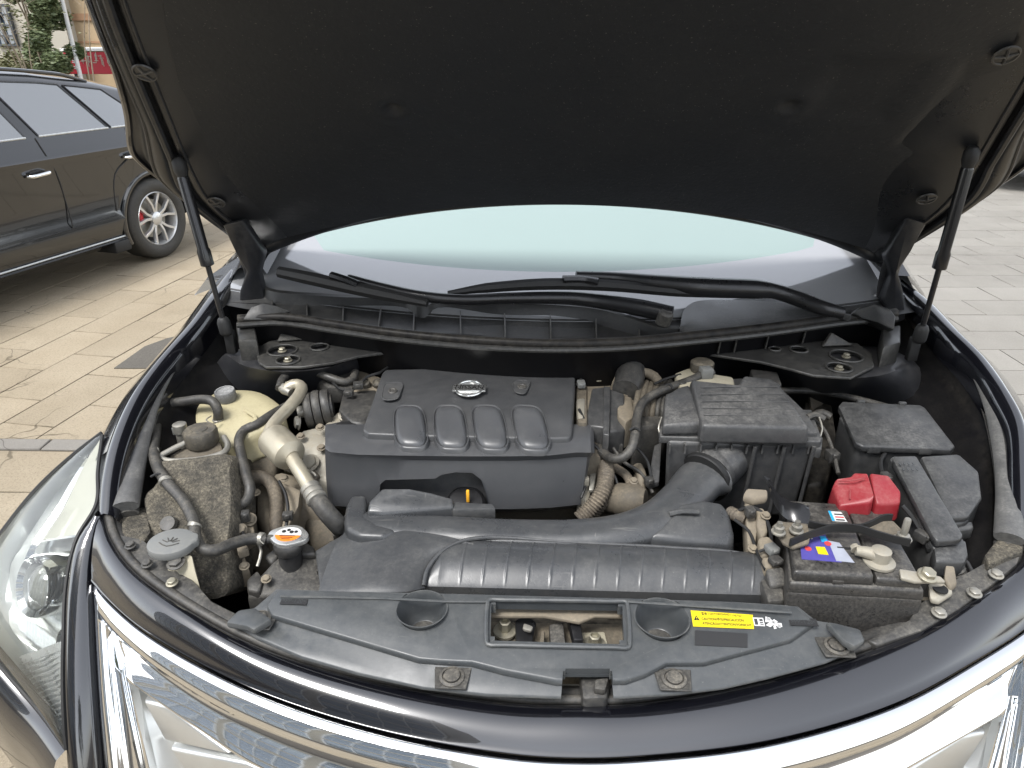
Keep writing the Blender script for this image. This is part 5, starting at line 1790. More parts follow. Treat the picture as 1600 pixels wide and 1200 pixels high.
# ---------------- refrigerant pipe with damper
pz = [(447, 612, .965), (452, 604, .972), (464, 601, .975), (471, 605, .973), (468, 616, .97), (452, 636, .963), (434, 655, .955), (424, 668, .950), (421, 680, .946), (428, 692, .942)]
ac = hose(pz, .0115, 'refrigerant_pipe', 'pipe', seg=16)
d0, d1 = at(424, 683, .945), at(456, 714, .935)
ax = (d1 - d0).normalized()
b = B()
Ld = (d1 - d0).length
b.lathe(d0, ax, [(.013, -.006), (.020, .0), (.0285, .006), (.030, .012), (.030, Ld - .014), (.0285, Ld - .006), (.018, Ld), (.014, Ld + .004)], 28)
b.out('damper', 'pipe', ac)
B().tube([d1 - ax * .005, at(468, 735, .925), at(482, 758, .912), at(486, 765, .909)], .0125, 16).out('lower_pipe', 'pipe', ac)
e0, e1 = at(483, 760, .912), at(497, 783, .90)
ax2 = (e1 - e0).normalized()
B().lathe(e0, ax2, [(.0135, 0), (.0165, .002), (.0165, .010), (.015, .011), (.0165, .013), (.0165, .022), (.015, .023), (.0175, .026), (.0175, .032), (.014, .034)], 24).out('crimp', 'steel', ac)
B().tube([e0 + ax2 * .028, at(510, 800, .885), at(526, 818, .862), at(534, 827, .82), at(536, 829, .76)], .0155, 16).out('rubber_section', 'rubber', ac)
hose([(437, 607, .970), (441, 594, .976), (452, 582, .98), (470, 575, .982), (490, 580, .978), (515, 590, .97), (540, 597, .962), (551, 592, .962), (555, 582, .962)], .0085, 'vacuum_hose', 'rubber')
B().tube(ats([(438, 603, .970), (446, 609, .968), (455, 614, .966)]), [.0085, .0105, .008], 14).out('hose_fitting', 'steel', car)

# ---------------- engine mount, brackets and dirty front of the engine
b = B()
c = at(506, 637, .935)
axm = V((.93, .25, .1)).normalized()
for k, rr_ in enumerate((.036, .037, .036)):
    b.lathe(c - axm * (.028 - .017 * k), axm, [(.022, -.008), (rr_ * .95, -.0075), (rr_, -.004), (rr_, .004), (rr_ * .95, .0075), (.022, .008)], 32)
b.lathe(c + axm * .008, axm, [(.026, 0), (.024, .010), (.012, .008), (.01, .0)], 24)
mount = b.out('engine_mount', 'rubber', car)
B().lathe(c - axm * .04, axm, [(.012, -.01), (.012, .03)], 16).bolt(at(468, 660, .91), (-.8, -.4, .2), .012, .014).out('mount_bolt', 'steel', mount)
br = slabpart([(462, 690, .90), (470, 672, .908), (505, 664, .915), (520, 648, .925), (530, 640, .93), (548, 640, .93), (550, 660, .925), (530, 672, .915), (514, 690, .905), (514, 760, .86), (495, 752, .862), (470, 735, .872)], None, .05, 'mount_bracket', 'alu', car, .007, label='dusty cast aluminium engine mount bracket')
for cx, cy_, z, r in ((484, 724, .885, .014), (540, 648, .935, .011)):
    B().bolt(at(cx, cy_, z), (-.1, -.5, .9), r, r * .9).out('bracket_bolt', 'alu', br)
b = B()
b.lathe(at(484, 700, .893), V((-.1, -.4, .9)), [(.034, -.02), (.032, .002), (.024, .006), (.005, .008)], 28)
b.out('boss', 'alu', br)
slabpart([(535, 612), (592, 606), (590, 640), (575, 662), (548, 660), (528, 640)], .945, .05, 'timing_cover', 'plastic', car, .008)
slabpart([(525, 660), (556, 655), (560, 668), (520, 676)], .942, .02, 'rubber_pad', 'black', car, .003)
for cx, cy_ in ((570, 598), (590, 598)):
    b = B()
    b.lathe(at(cx, cy_, .955), (-.1, -.4, 1), [(.011, -.01), (.011, .002), (.009, .004), (.007, .001), (.004, .003)], 18)
    b.out('cover_stud', 'cap_dirty', car)
slabpart([(530, 590), (556, 575), (598, 590), (598, 612), (540, 612)], .945, .03, 'rear_bracket', 'tan', car, .006)
slabpart([(500, 580), (545, 568), (560, 585), (552, 606), (510, 604), (490, 590)], .955, .04, 'rear_housing', 'plastic_dirty', car, .010)
# tan castings between tank and engine
for pts, z, h, m_ in (([(372, 690, .88), (420, 668, .89), (440, 690, .88), (430, 740, .85), (380, 760, .84)], None, .12, 'tan_dark'),
                      ([(400, 745, .84), (440, 735, .85), (496, 748, .845), (520, 775, .83), (505, 800, .81), (470, 790, .82), (462, 835, .79), (420, 840, .785), (400, 800, .81)], None, .12, 'tan'),
                      ([(470, 800, .80), (500, 790, .81), (540, 815, .79), (545, 850, .76), (490, 850, .76)], None, .10, 'tan_dark'),
                      ([(398, 770, .80), (425, 770, .80), (432, 880, .74), (395, 890, .73)], None, .1, 'tan_dark'),
                      ([(365, 790, .85), (395, 780, .855), (400, 850, .815), (372, 850, .815)], None, .06, 'tan_dark'),
                      ([(440, 830, .74), (500, 830, .74), (505, 890, .72), (430, 890, .72)], None, .06, 'shell')):
    slabpart(pts, z, h, 'engine_casting', m_, car, .010)
for pts, m_ in (([(368, 812, .845), (392, 800, .85), (398, 830, .84), (380, 842, .835)], 'tan'), ([(360, 868, .82), (380, 862, .825), (392, 895, .80), (366, 898, .80)], 'tan'), ([(440, 752, .855), (470, 765, .85), (466, 790, .84), (446, 830, .81), (436, 820, .815)], 'tan')):
    slabpart(pts, None, .03, 'bracket_tab', m_, car, .004)
slabpart([(410, 692, .90), (425, 684, .905), (470, 712, .895), (500, 742, .875), (490, 752, .87), (440, 728, .885)], None, .008, 'heat_plate', 'tan_dark', car, .002)
for cx, cy_, z in ((375, 828, .85), (390, 812, .852), (372, 850, .84)):
    B().bolt(at(cx, cy_, z), (.3, -.5, .8), .009, .014).out('casting_bolt', 'tan', car)
# radiator neck and cap
rb_ = slabpart([(384, 932, .80), (400, 905, .81), (420, 885, .82), (440, 860, .826), (480, 845, .828), (498, 862, .82), (520, 885, .81), (520, 925, .80), (430, 930, .80)], None, .05, 'radiator_end_tank', 'plastic_dirty', car, .006)
slabpart([(385, 905, .815), (402, 890, .82), (412, 905, .815), (405, 925, .808), (386, 922, .81)], None, .02, 'tank_lug', 'plastic_dirty', rb_, .004)
b = B()
c = at(452, 862, .838)
b.lathe(c, UP, [(.022, -.045), (.019, -.02), (.018, .0), (.023, .006), (.023, .018), (.020, .022)], 24)
nk = b.out('filler_neck', 'plastic', rb_)
for q in ((-.035, .01), (.035, .012)):
    slabpart([(412, 868, .83), (438, 850, .835), (444, 858, .833), (424, 880, .826)] if q[0] < 0 else [(466, 848, .836), (490, 852, .833), (494, 866, .828), (470, 866, .83)], None, .012, 'neck_lug', 'plastic_dirty', rb_, .004)
b = B()
cc = at(451, 838, .862)
pp = []
for i in range(60):
    a = 2 * math.pi * i / 60
    r = .0265 + .0075 * max(0, math.cos(a + .15)) ** 8 + .0075 * max(0, math.cos(a + math.pi + .15)) ** 8
    pp.append(cc + V((r * math.cos(a), r * math.sin(a), .004)))
b.slab(pp, .010).bevel(.0025)
rc = b.out('radiator_cap', 'silver_cap', rb_)
b = B()
b.slab([cc + V((.021 * math.cos(a), .018 * math.sin(a), .0048)) for a in [math.pi + .18 + (math.pi - .36) * i / 20 for i in range(21)]], .0006)
b.out('cap_sticker', 'orange', rc)
b = B()
b.slab([cc + V((.021 * math.cos(a), .018 * math.sin(a), .0047)) for a in [-.12 + (math.pi + .24) * i / 20 for i in range(21)]], .0006)
b.out('cap_print', 'white', rc)
b = B()
for dx, dy, r in ((-.009, .006, .0035), (-.002, .010, .003), (.004, .005, .0035), (.011, .006, .003)):
    b.lathe(cc + V((dx, dy, .0046)), UP, [(r, 0), (r, .0009)], 10)
b.out('cap_pictogram', 'ink', rc)
b = B()
for k in range(3):
    b.box(cc + V((0, -.005 - .004 * k, .0053)), (.026 - .006 * k, .0012, .0003))
b.out('cap_lines', 'ink', rc)
hose([(415, 843, .862), (425, 842, .86), (434, 845, .856)], .007, 'neck_spigot', 'plastic_dirty', rb_)
# fan shroud ribs left of the duct
for k in range(6):
    cx, cy_ = 505 + k * 5, 900 - k * 11
    B().box(at(cx, cy_, .80), (.018, .005, .03), .5).out('shroud_rib', 'plastic_dirty', rb_)

# ---------------- air intake duct across the front
duct_path = [(1118, 742, .885), (1098, 748, .885), (1070, 778, .872), (1030, 812, .862), (975, 832, .855), (900, 840, .85), (800, 840, .848), (700, 835, .848), (620, 832, .848), (570, 825, .846), (548, 815, .845)]
b = B()
b.tube(ats(duct_path), [.046, .044, .041, .040, .038, .036, .036, .036, .036, .034, .028], 22, .01, flat=.72, up=(0, 0, 1))
duct = b.out('intake_duct', 'duct', car, label='long black moulded air intake duct across the radiator')
b = B()
b.lathe(at(1102, 745, .885), (at(1060, 788, .870) - at(1110, 738, .888)), [(.047, -.006), (.049, -.004), (.049, .004), (.047, .006)], 30)
b.out('joint_ring', 'black', duct)
# elbow into the filter box
b = B()
b.tube(ats([(1104, 742, .886), (1114, 730, .890), (1126, 722, .896), (1138, 712, .902)]), [.047, .047, .045, .042], 24, .01, flat=.95)
b.out('elbow', 'airbox', duct)
# broad mouth of the duct sweeping round to the front left
def sheetsolid(rowpts, h, name, mat, parent, n=30, bulge=.0):
    R_ = [resample(ats(r), n) for r in rowpts]
    b = B()
    m = len(R_)
    grid = []
    for k in range((m - 1) * 6 + 1):
        f = k / 6
        i = min(m - 2, int(f))
        t = f - i
        p0 = R_[max(0, i - 1)]; p1 = R_[i]; p2 = R_[i + 1]; p3 = R_[min(m - 1, i + 2)]
        row = []
        for q in range(n):
            a, b_, c_, d_ = p0[q], p1[q], p2[q], p3[q]
            row.append(.5 * ((2 * b_) + (-a + c_) * t + (2 * a - 5 * b_ + 4 * c_ - d_) * t * t + (-a + 3 * b_ - 3 * c_ + d_) * t ** 3))
        grid.append(row)
    top = grid
    b.grid(top)
    edge = [r[0] for r in top] + top[-1][1:] + [r[-1] for r in top[::-1]][1:] + top[0][::-1][1:]
    b.loft([edge, [p + V((0, 0, -.004)) for p in edge], [p + V((0, 0, -h)) for p in edge]], caps=False, closed=False)
    bmesh.ops.remove_doubles(b.bm, verts=b.bm.verts, dist=1e-5)
    return b.out(name, mat, parent, ang=50)
sheetsolid([[(540, 830, .852), (620, 828, .868), (700, 838, .872), (740, 850, .868)],
            [(525, 850, .848), (610, 845, .866), (690, 850, .870), (725, 860, .862)],
            [(512, 880, .842), (590, 872, .860), (660, 870, .864), (690, 872, .855)],
            [(500, 915, .838), (570, 910, .852), (640, 906, .856), (668, 900, .848)],
            [(498, 928, .834), (570, 926, .846), (640, 924, .850), (664, 918, .842)]], .05, 'duct_mouth', 'duct', duct, 26)
slabpart([(492, 860, .835), (530, 838, .842), (545, 822, .845), (540, 850, .842), (510, 895, .832), (500, 918, .83)], None, .01, 'mouth_flange', 'duct', duct, .003)
# left end upstand
b = B()
b.slab(ats([(536, 812), (540, 790), (548, 773), (572, 772), (574, 790), (570, 806), (590, 818), (620, 826), (600, 838), (560, 836), (540, 826)], .872), .05).bevel(.008, 3)
b.out('duct_end', 'duct', duct)
b = B()
b.slab(ats([(573, 800, .878), (577, 782, .888), (597, 762, .898), (640, 762, .898), (672, 768, .892), (708, 778, .882), (709, 792, .876), (640, 799, .874), (600, 803, .874)]), .05, .004).bevel(.005, 3)
lid_ = b.out('resonator', 'duct', duct)
slabpart([(706, 783), (770, 786), (775, 794), (706, 796)], .872, .03, 'resonator_tail', 'duct', duct, .004)
# right hand raised chamber
b = B()
b.slab(ats([(1012, 838, .868), (1048, 806, .885), (1062, 786, .894), (1098, 779, .898), (1128, 784, .895), (1140, 800, .888), (1148, 835, .870), (1143, 850, .862), (1080, 846, .864)]), .05, .006).bevel(.008, 3)
ch = b.out('side_chamber', 'duct', duct)
b = B()
b.tube(ats([(1046, 803, .889), (1066, 799, .893), (1092, 800, .893)]), .0045, 8)
b.out('chamber_ridge', 'duct', ch)
# ribbed barrel cover
b = B()
rows = []
XS = 470
y_edge = lambda f: 842 + 20 * f
for i in range(XS + 1):
    f = i / XS
    px = 664 + (1200 - 664) * f
    rear = at(px + 18 * (1 - f), 842 + 22 * f ** 1.2, .860 - .004 * f)
    frnt = at(px, 916 + 14 * f, .842)
    if f < .06:
        k = f / .06
        rear = rear.lerp(frnt, .62 * (1 - k) ** 2)
    ribf = (f * 15.2) % 1.0
    rib = .0014 * math.exp(-((ribf - .5) / .038) ** 2) if .08 < f < .97 else 0
    row = []
    for j in range(15):
        t = j / 14
        p = rear.lerp(frnt, t)
        h = .017 * math.sin(math.pi * min(1, t * 1.05)) ** .8 if t < .95 else .0
        ends = min(1, f / .035, (1 - f) / .015)
        row.append(p + V((0, 0, h * (max(0, ends) ** .5) + rib * (1 if .06 < t < .9 else 0))))
    row.append(frnt + V((0, 0, -.03)))
    rows.append(row)
b.grid(rows)
rows0 = [rows[0], [p + V((-.002, 0, -.02)) for p in rows[0]]]
b.grid(rows0)
b.grid([rows[-1], [p + V((.002, 0, -.05)) for p in rows[-1]]])
b.out('ribbed_cover', 'duct', duct, ang=55)
B().tube(ats([(662, 915, .848), (668, 890, .858), (690, 862, .868), (720, 846, .870), (760, 840, .868), (900, 848, .862), (1050, 856, .860), (1160, 866, .858), (1190, 880, .852), (1200, 900, .848)]), .0032, 8).out('cover_bead', 'duct', duct)
slabpart([(1188, 905), (1222, 900), (1226, 938), (1200, 940)], .86, .03, 'end_post', 'plastic_dirty', duct, .004)

# ---------------- engine block and cover
b = B()
b.box((-.17, .60, .66), (.52, .30, .50)).bevel(.02)
blk = b.out('engine_block', 'tan_dark', car)
b = B()
# lower tier as a shell lofted from sections left to right
secs = []
for px0, tl, tm, bt in ((508, 690, 706, 786), (516, 696, 711, 792), (560, 701, 714, 795), (640, 703, 715, 797), (720, 704, 716, 799), (800, 704, 716, 799), (860, 703, 714, 798), (900, 698, 710, 794)):
    k = (px0 - 508) / (900 - 508)
    top_r = at(px0, 664, .9445)
    top_f = at(px0, tl, .946)
    e1 = at(px0, (tl + tm) / 2 + 3, .942)
    e2 = at(px0, tm + 4, .928)
    bot = at(px0 + (4 if px0 < 600 else 0), bt, .835)
    bot.y = e2.y - .012
    secs.append([top_r + V((0, .012, -.14)), top_r + V((0, .010, -.004)), top_r, top_f, e1, e2, e2.lerp(bot, .5) + V((0, -.003, 0)), bot, bot + V((0, .02, -.02))])
# right end narrows towards the foot
for off, kx in ((.012, .35), (.020, .8)):
    base = secs[-1] if kx < .5 else secs[-2]
    tgt = at(926, 678, .944)
    s2 = []
    for i, p in enumerate(secs[7]):
        up_ = 1.0 if i < 5 else (1 - (i - 4) * .22)
        s2.append(p + V(((.026 if kx < .5 else .034) * up_, .004 if kx < .5 else .02, -.002 if kx < .5 else -.012)))
    secs.append(s2)
R_ = []
for i in range(len(secs) - 1):
    for j in range(4):
        R_.append([a.lerp(c, j / 4) for a, c in zip(secs[i], secs[i + 1])])
R_.append(secs[-1])
R_ = [[p + V((.006, .01, -.004)) for p in R_[0]]] + R_
b.grid(R_)
b.grid([R_[0], [p + V((.012, .05, -.02)) for p in R_[0]]])
b.grid([R_[-1], [p + V((-.004, .05, -.03)) for p in R_[-1]]])
bmesh.ops.remove_doubles(b.bm, verts=b.bm.verts, dist=1e-5)
ec = b.out('engine_cover', 'cover', car, ang=55, label='grey-black plastic engine cover with four oval bulges')
# oil filler arch: dark recess panel set in the front face
def ecf(px, py, out_=.0):
    p = aty(px, py, at(720, 700, .928).y - .006)
    return p + V((0, -out_, 0))
yF = at(720, 720, .928).y - .012
def fy(px, py, o_=0.0):
    return aty(px, py, yF - o_)
arch = [(592, 800), (594, 757), (602, 750), (680, 748), (690, 742), (712, 738), (738, 739), (752, 750), (760, 775), (764, 800)]
b = B()
q = [fy(x, y, -.03) for x, y in arch]
r_ = [fy(x, y, .02) for x, y in arch]
b.prism(q, r_)
cut(ec, b)
b = B()
q = [fy(x, y, -.028) for x, y in [(590, 805)] + arch[1:-1] + [(766, 805)]]
b.prism([p + V((0, .002, 0)) for p in q], [p + V((0, .006, 0)) for p in q])
b.out('recess_back', 'cover', ec)
b = B()
wall = [fy(x, y, 0.001) for x, y in arch]
b.grid([wall, [fy(x, y, -.030) for x, y in arch]])
b.out('recess_wall', 'cover', ec)
b = B()
c = fy(728, 790, -.006)
b.lathe(c, (0, -.5, .85), [(.036, -.02), (.036, .006), (.030, .012), (.004, .013)], 30)
oc = b.out('oil_filler_cap', 'gloss_black', ec)
b = B()
b.box(fy(731, 775, .004), (.0055, .006, .024)).bevel(.0015)
b.out('dipstick_handle', 'orange_stick', ec)
# upper plate
P_ = ats([(602, 577, .972), (700, 575, .973), (800, 575, .973), (895, 577, .972), (899, 581, .970), (893, 676, .958), (889, 683, .956), (870, 684, .956), (800, 683, .957), (650, 680, .957), (575, 677, .957), (567, 671, .958), (569, 664, .959), (597, 583, .971)])
b = B()
b.slab(P_, .030, .004)
b.bevel(.004, 3)
up_ = b.out('upper_plate', 'cover_grain', ec)
def quadmap(C, u, v):
    """bilinear inside TL, TR, BR, BL"""
    return (C[0] * (1 - u) + C[1] * u) * (1 - v) + (C[3] * (1 - u) + C[2] * u) * v
for C in ([(615, 632), (661, 632), (671, 697), (617, 696)], [(677, 632), (723, 632), (735, 699), (680, 698)], [(735, 631), (783, 632), (798, 700), (744, 699)], [(797, 631), (846, 633), (864, 701), (808, 700)]):
    T = [at(x, y, .971 - (y - 630) * .00024) for x, y in C]
    n_ = 44
    def lo_(f, h):
        ring = []
        for k in range(n_):
            a = 2 * math.pi * k / n_
            e = 2 / 3.6
            cu_ = math.copysign(abs(math.cos(a)) ** e, math.cos(a)) * .5
            cv_ = math.copysign(abs(math.sin(a)) ** e, math.sin(a)) * .5
            ring.append(quadmap(T, .5 + cu_ * f, .5 + cv_ * f) + V((0, 0, h)))
        return ring
    b = B()
    b.loft([lo_(1.08, -.012), lo_(1.06, -.0045), lo_(1.035, -.0012), lo_(1.0, -.0012), lo_(.965, -.004), lo_(.945, -.0045), lo_(.92, -.001), lo_(.86, .0026), lo_(.72, .0058), lo_(.5, .0075), lo_(.25, .0082), lo_(.01, .0082)])
    b.out('port_bulge', 'cover', ec, ang=60)
for C in ([(598, 606), (604, 598), (628, 598), (627, 612), (619, 624), (599, 625)], [(801, 598), (806, 594), (827, 595), (826, 606), (818, 616), (805, 613)]):
    T = [at(x, y, .9705) for x, y in C]
    cen = sum(T, V()) / len(T)
    b = B()
    ring = resample(T + [T[0]], 31)[:-1]
    b.loft([ring, [cen.lerp(p, .94) + V((0, 0, .001)) for p in ring], [cen.lerp(p, .85) + V((0, 0, -.001)) for p in ring], [cen.lerp(p, .8) + V((0, 0, -.0015)) for p in ring]])
    rec = b.out('bolt_recess', 'cover_grain', ec)
    B().lathe(cen + V((.002, -.004, -.001)), (0, -.3, 1), [(.0085, 0), (.0085, .004), (.006, .005), (.004, .0035), (.002, .004)], 20).out('cover_bolt', 'rubber', rec)
# emblem: ring, bar and letters
bc = at(733.5, 608, .9725)
bw = (at(760, 608, .9725) - at(707, 608, .9725)).length
bh = (at(733.5, 596, .9725) - at(733.5, 621, .9725)).length
b = B()
b.tube([bc + V((bw * .40 * math.cos(a), bh * .46 * math.sin(a), .002)) for a in [2 * math.pi * i / 48 for i in range(49)]], .0026, 8, smooth=False)
em = b.out('emblem', 'badge', ec)
b = B()
b.box(bc + V((0, 0, .002)), (bw * .98, bh * .38, .004)).bevel(.0015)
b.out('emblem_bar', 'badge', ec)
b = B()
b.slab([bc + V((bw * .36 * math.cos(a), bh * .41 * math.sin(a), .001)) for a in [2 * math.pi * i / 40 for i in range(40)]], .001)
b.out('emblem_disc', 'silver', ec)
writing('NISSAN', 'emblem_letters', 'ink', ec, bc, (1, 0, 0), (0, 1, 0), 1, .0046, fit=(bw * .82, bh * .27))

# ---------------- right of the engine
mod = slabpart([(914, 664, .94), (925, 606, .966), (945, 604, .966), (946, 668, .944)], None, .045, 'relay_module', 'airbox', car, .004)
slabpart([(950, 606, .962), (976, 615, .958), (977, 672, .934), (952, 674, .938)], None, .045, 'module_half', 'airbox', mod, .004)
slabpart([(943, 603, .970), (954, 604, .970), (952, 680, .944), (942, 678, .944)], None, .05, 'module_strap', 'airbox', mod, .002)
slabpart([(918, 672, .92), (970, 682, .915), (975, 695, .905), (935, 690, .91)], None, .05, 'module_bracket', 'rubber', mod, .004)
b = B()
b.tube(ats([(942, 578, .97), (950, 562, .985), (966, 560, .988), (982, 570, .982), (984, 592, .972), (978, 612, .962)]), [.018, .024, .028, .030, .030, .028], 18, .008)
thr = b.out('breather_elbow', 'plastic', car)
b = B()
b.lathe(at(982, 600, .965), V((.05, -.45, .9)), [(.034, -.05), (.033, -.01), (.031, .002), (.027, .006)], 28)
b.out('throttle_neck', 'tan', thr)
for pts, z, h, m_ in (([(898, 588), (940, 586), (990, 596), (992, 640), (955, 640), (905, 640)], .945, .08, 'tan'), ([(900, 606), (918, 600), (918, 660), (902, 660)], .952, .04, 'tan_dark'), ([(900, 622), (915, 620), (914, 652), (902, 652)], .955, .02, 'alu'),
                      ([(960, 598), (985, 600), (992, 650), (978, 660), (965, 650)], .95, .06, 'tan')):
    slabpart(pts, z, h, 'throttle_body', m_, car, .006)
for cx, cy_ in ((925, 590), (935, 594)):
    B().bolt(at(cx, cy_, .958), UP, .006, .010).out('throttle_bolt', 'bolt', car)
b = B()
b.tube(ats([(990, 598, .965), (992, 588, .975), (1006, 582, .978), (1022, 588, .975), (1030, 600, .968)]), .010, 14)
b.out('return_hose', 'tan_dark', car)
for k in range(6):
    px = 996 + 8.5 * k
    b = B()
    b.tube(ats([(px + 9, 592 + k, .945), (px + 5, 600 + k, .962), (px, 622, .962), (px - 3, 645, .945), (px - 3, 668, .91)]), .0062, 10)
    b.out('bellows_fold', 'tan_dark' if k < 4 else 'rubber', car)
slabpart([(992, 602), (1045, 606), (1045, 660), (990, 668)], .94, .10, 'bellows', 'rubber', car, .01)
hose([(1112, 583, .985), (1100, 584, .99), (1085, 592, .985), (1064, 600, .98), (1046, 606, .98), (1022, 616, .975), (1004, 630, .97), (996, 650, .962), (993, 675, .95), (988, 698, .935), (975, 714, .92), (958, 717, .912), (945, 710, .905), (935, 700, .90)], .0088, 'taped_loom', 'rubber', seg=14)
b = B()
b.box(at(1103, 582, .995), (.024, .022, .022), .2).bevel(.003)
b.out('sensor_plug', 'cap_grey', car)
hose([(926, 710, .885), (938, 716, .885), (946, 732, .88), (946, 752, .872), (938, 775, .855), (922, 796, .835), (905, 812, .82)], .0145, 'ribbed_loom', 'rubber_brown', seg=16, rib=(.0052, .07))
hose([(950, 752, .86), (950, 768, .85), (940, 788, .835), (930, 800, .82)], .0105, 'ribbed_loom', 'rubber_brown', seg=14, rib=(.005, .07))
hose([(944, 716, .88), (960, 730, .875), (978, 742, .868), (985, 756, .858), (984, 775, .84)], .0085, 'bypass_hose', 'rubber_brown')
b = B()
b.lathe(at(962, 780, .835), V((.9, -.3, .15)), [(.024, -.02), (.027, -.016), (.027, .0), (.030, .004), (.030, .04), (.022, .055)], 26)
b.out('thermostat_hose', 'tan_dark', car)
slabpart([(900, 760, .86), (925, 735, .87), (932, 745, .865), (918, 782, .84), (902, 782, .84)], None, .03, 'cable_bracket', 'alu', car, .004)
slabpart([(922, 740, .872), (932, 738, .872), (928, 765, .86), (920, 765, .86)], None, .008, 'bracket_clip', 'steel', car, .002)
hose([(996, 730, .87), (1002, 745, .865), (1000, 770, .84)], .010, 'stub_hose', 'tan')
slabpart([(1012, 756, .87), (1022, 696, .90), (1034, 690, .905), (1030, 752, .872)], None, .012, 'side_fin', 'airbox', car, .002)
slabpart([(990, 740), (1006, 738), (1006, 752), (992, 752)], .862, .01, 'small_bracket', 'tan', car, .002)
for pts, z, m_ in (([(900, 690), (1000, 690), (1060, 760), (1040, 830), (900, 830)], .76, 'shell'), ([(930, 690, .88), (962, 690, .885), (970, 705, .875), (940, 712, .87)], None, 'tan_dark')):
    slabpart(pts, z, .05, 'gearbox_casting', m_, car, .01)
# brake fluid reservoir at the firewall
b = B()
b.slab(ats([(1054, 582), (1075, 574), (1096, 576), (1120, 584), (1146, 588), (1150, 604), (1120, 612), (1062, 606)], .985), .05).bevel(.006)
bf = b.out('brake_fluid_reservoir', 'cream_dirty', car)
B().lathe(at(1096, 579, .985), UP, [(.022, 0), (.0235, .004), (.0235, .018), (.02, .021)], 28, wob=lambda k: 1 if k % 4 else .97).out('reservoir_cap', 'cap_dirty', bf)
slabpart([(1172, 576), (1215, 580), (1222, 600), (1180, 600)], .98, .03, 'firewall_box', 'plastic', car, .004)
# harnesses along the firewall
hose([(690, 556, .97), (740, 562, .965), (790, 570, .96), (830, 576, .955)], .011, 'firewall_loom', 'rubber_brown', rib=(.006, .06))
hose([(830, 575, .965), (880, 572, .968), (920, 568, .972), (944, 566, .975)], .010, 'firewall_loom', 'rubber_brown', rib=(.006, .06))

# ---------------- air filter box
b = B()
low_t = ats([(1042, 690, .945), (1272, 694, .945), (1262, 640, .955), (1046, 630, .96)])
b.slab(low_t, .16, -.010)
b.bevel(.008, 3)
ab = b.out('air_filter_box', 'airbox', car)
for k in range(3):
    px = 1180 + 46 * k
    b = B()
    top_, bot_ = at(px, 697, .943), at(px, 697, .943) + V((-.004, .004, -.15))
    b.tube([top_ + V((0, -.001, 0)), bot_], .0035, 8)
    b.out('box_rib', 'airbox', ab)
for k in range(10):
    px = 1046 + 24 * k
    p = at(px, 690, .945)
    b = B()
    b.box(p + V((0, -.005, -.010)), (.003, .012, .018))
    b.out('flange_rib', 'airbox', ab)
b = B()
b.slab(ats([(1031, 682, .952), (1282, 690, .952), (1284, 684, .954), (1268, 640, .958), (1040, 632, .963), (1030, 672, .953)]), .014, .001).bevel(.002)
b.out('flange', 'airbox', ab)
b = B()
b.slab(ats([(1034, 672, .962), (1160, 676, .962), (1278, 676, .962), (1262, 645, .966), (1215, 600, .972), (1160, 590, .974), (1075, 596, .974), (1040, 612, .972)]), .016).bevel(.004, 2)
lidb = b.out('lid', 'airbox', ab)
b = B()
b.slab(ats([(1036, 664, .975), (1090, 662, .978), (1100, 655, .984), (1076, 600, 1.0), (1060, 606, .99), (1040, 616, .988)]), .02, .004).bevel(.005, 3)
b.out('lid_step', 'airbox', lidb)
b = B()
b.slab(ats([(1098, 664, .986), (1264, 667, .986), (1218, 600, 1.005), (1205, 590, 1.012), (1162, 586, 1.015), (1154, 600, 1.010), (1084, 592, 1.012), (1079, 594, 1.010)]), .035, .006).bevel(.007, 3)
hump = b.out('lid_dome', 'airbox', lidb)
for k in range(5):
    a, c = at(1088 + k * 1.5, 606 + k * 11, 1.0085 - k * .0045), at(1220 + k * 9, 606 + k * 11.5, 1.005 - k * .004)
    B().tube([a + V((.006, 0, .002)), c + V((-.006, 0, .002))], .0008, 6).out('dome_ridge', 'airbox', lidb)
for cx, cy_ in ((1034, 660), (1280, 660)):
    B().tube(ats([(cx, cy_ - 8, .968), (cx - 5 if cx < 1100 else cx + 5, cy_ + 10, .955), (cx, cy_ + 26, .94)]), .0016, 6).out('spring_clip', 'steel', ab)
slabpart([(1276, 680), (1286, 682), (1284, 702), (1272, 700)], .94, .02, 'box_lug', 'airbox', ab, .003)
B().tube(ats([(1262, 652, .962), (1274, 648, .966), (1288, 655, .960)]), .006, 8).out('box_grommet', 'rubber', ab)

# ---------------- relay and fuse boxes
fb1 = slabpart([(1312, 652, .958), (1316, 636, .962), (1440, 640, .962), (1490, 700, .942), (1484, 706, .94), (1350, 700, .942), (1338, 694, .944)], None, .10, 'relay_box', 'fuse', car, .005)
slabpart([(1310, 634, .968), (1316, 627, .970), (1438, 632, .970), (1446, 637, .968), (1493, 697, .950), (1487, 702, .948), (1348, 697, .950), (1336, 690, .952)], None, .012, 'relay_box_lid', 'fuse', fb1, .003)
for cx, cy_ in ((1365, 702), (1445, 704)):
    b = B()
    b.box(at(cx, cy_, .942), (.022, .008, .014)).bevel(.002)
    b.out('lid_latch', 'fuse', fb1)
for cx, cy_ in ((1345, 628), (1410, 631)):
    b = B()
    b.box(at(cx, cy_, .970), (.014, .008, .008)).bevel(.002)
    b.out('lid_hinge', 'fuse', fb1)
fb2 = slabpart([(1390, 716, .945), (1395, 712, .945), (1432, 712, .945), (1508, 846, .905), (1500, 856, .90), (1462, 860, .90), (1455, 850, .905)], None, .10, 'fuse_box', 'fuse', car, .004)
slabpart([(1394, 716, .957), (1398, 712, .958), (1432, 711, .958), (1506, 836, .920), (1500, 842, .918), (1464, 845, .918), (1458, 838, .920)], None, .013, 'fuse_box_lid', 'fuse', fb2, .004)
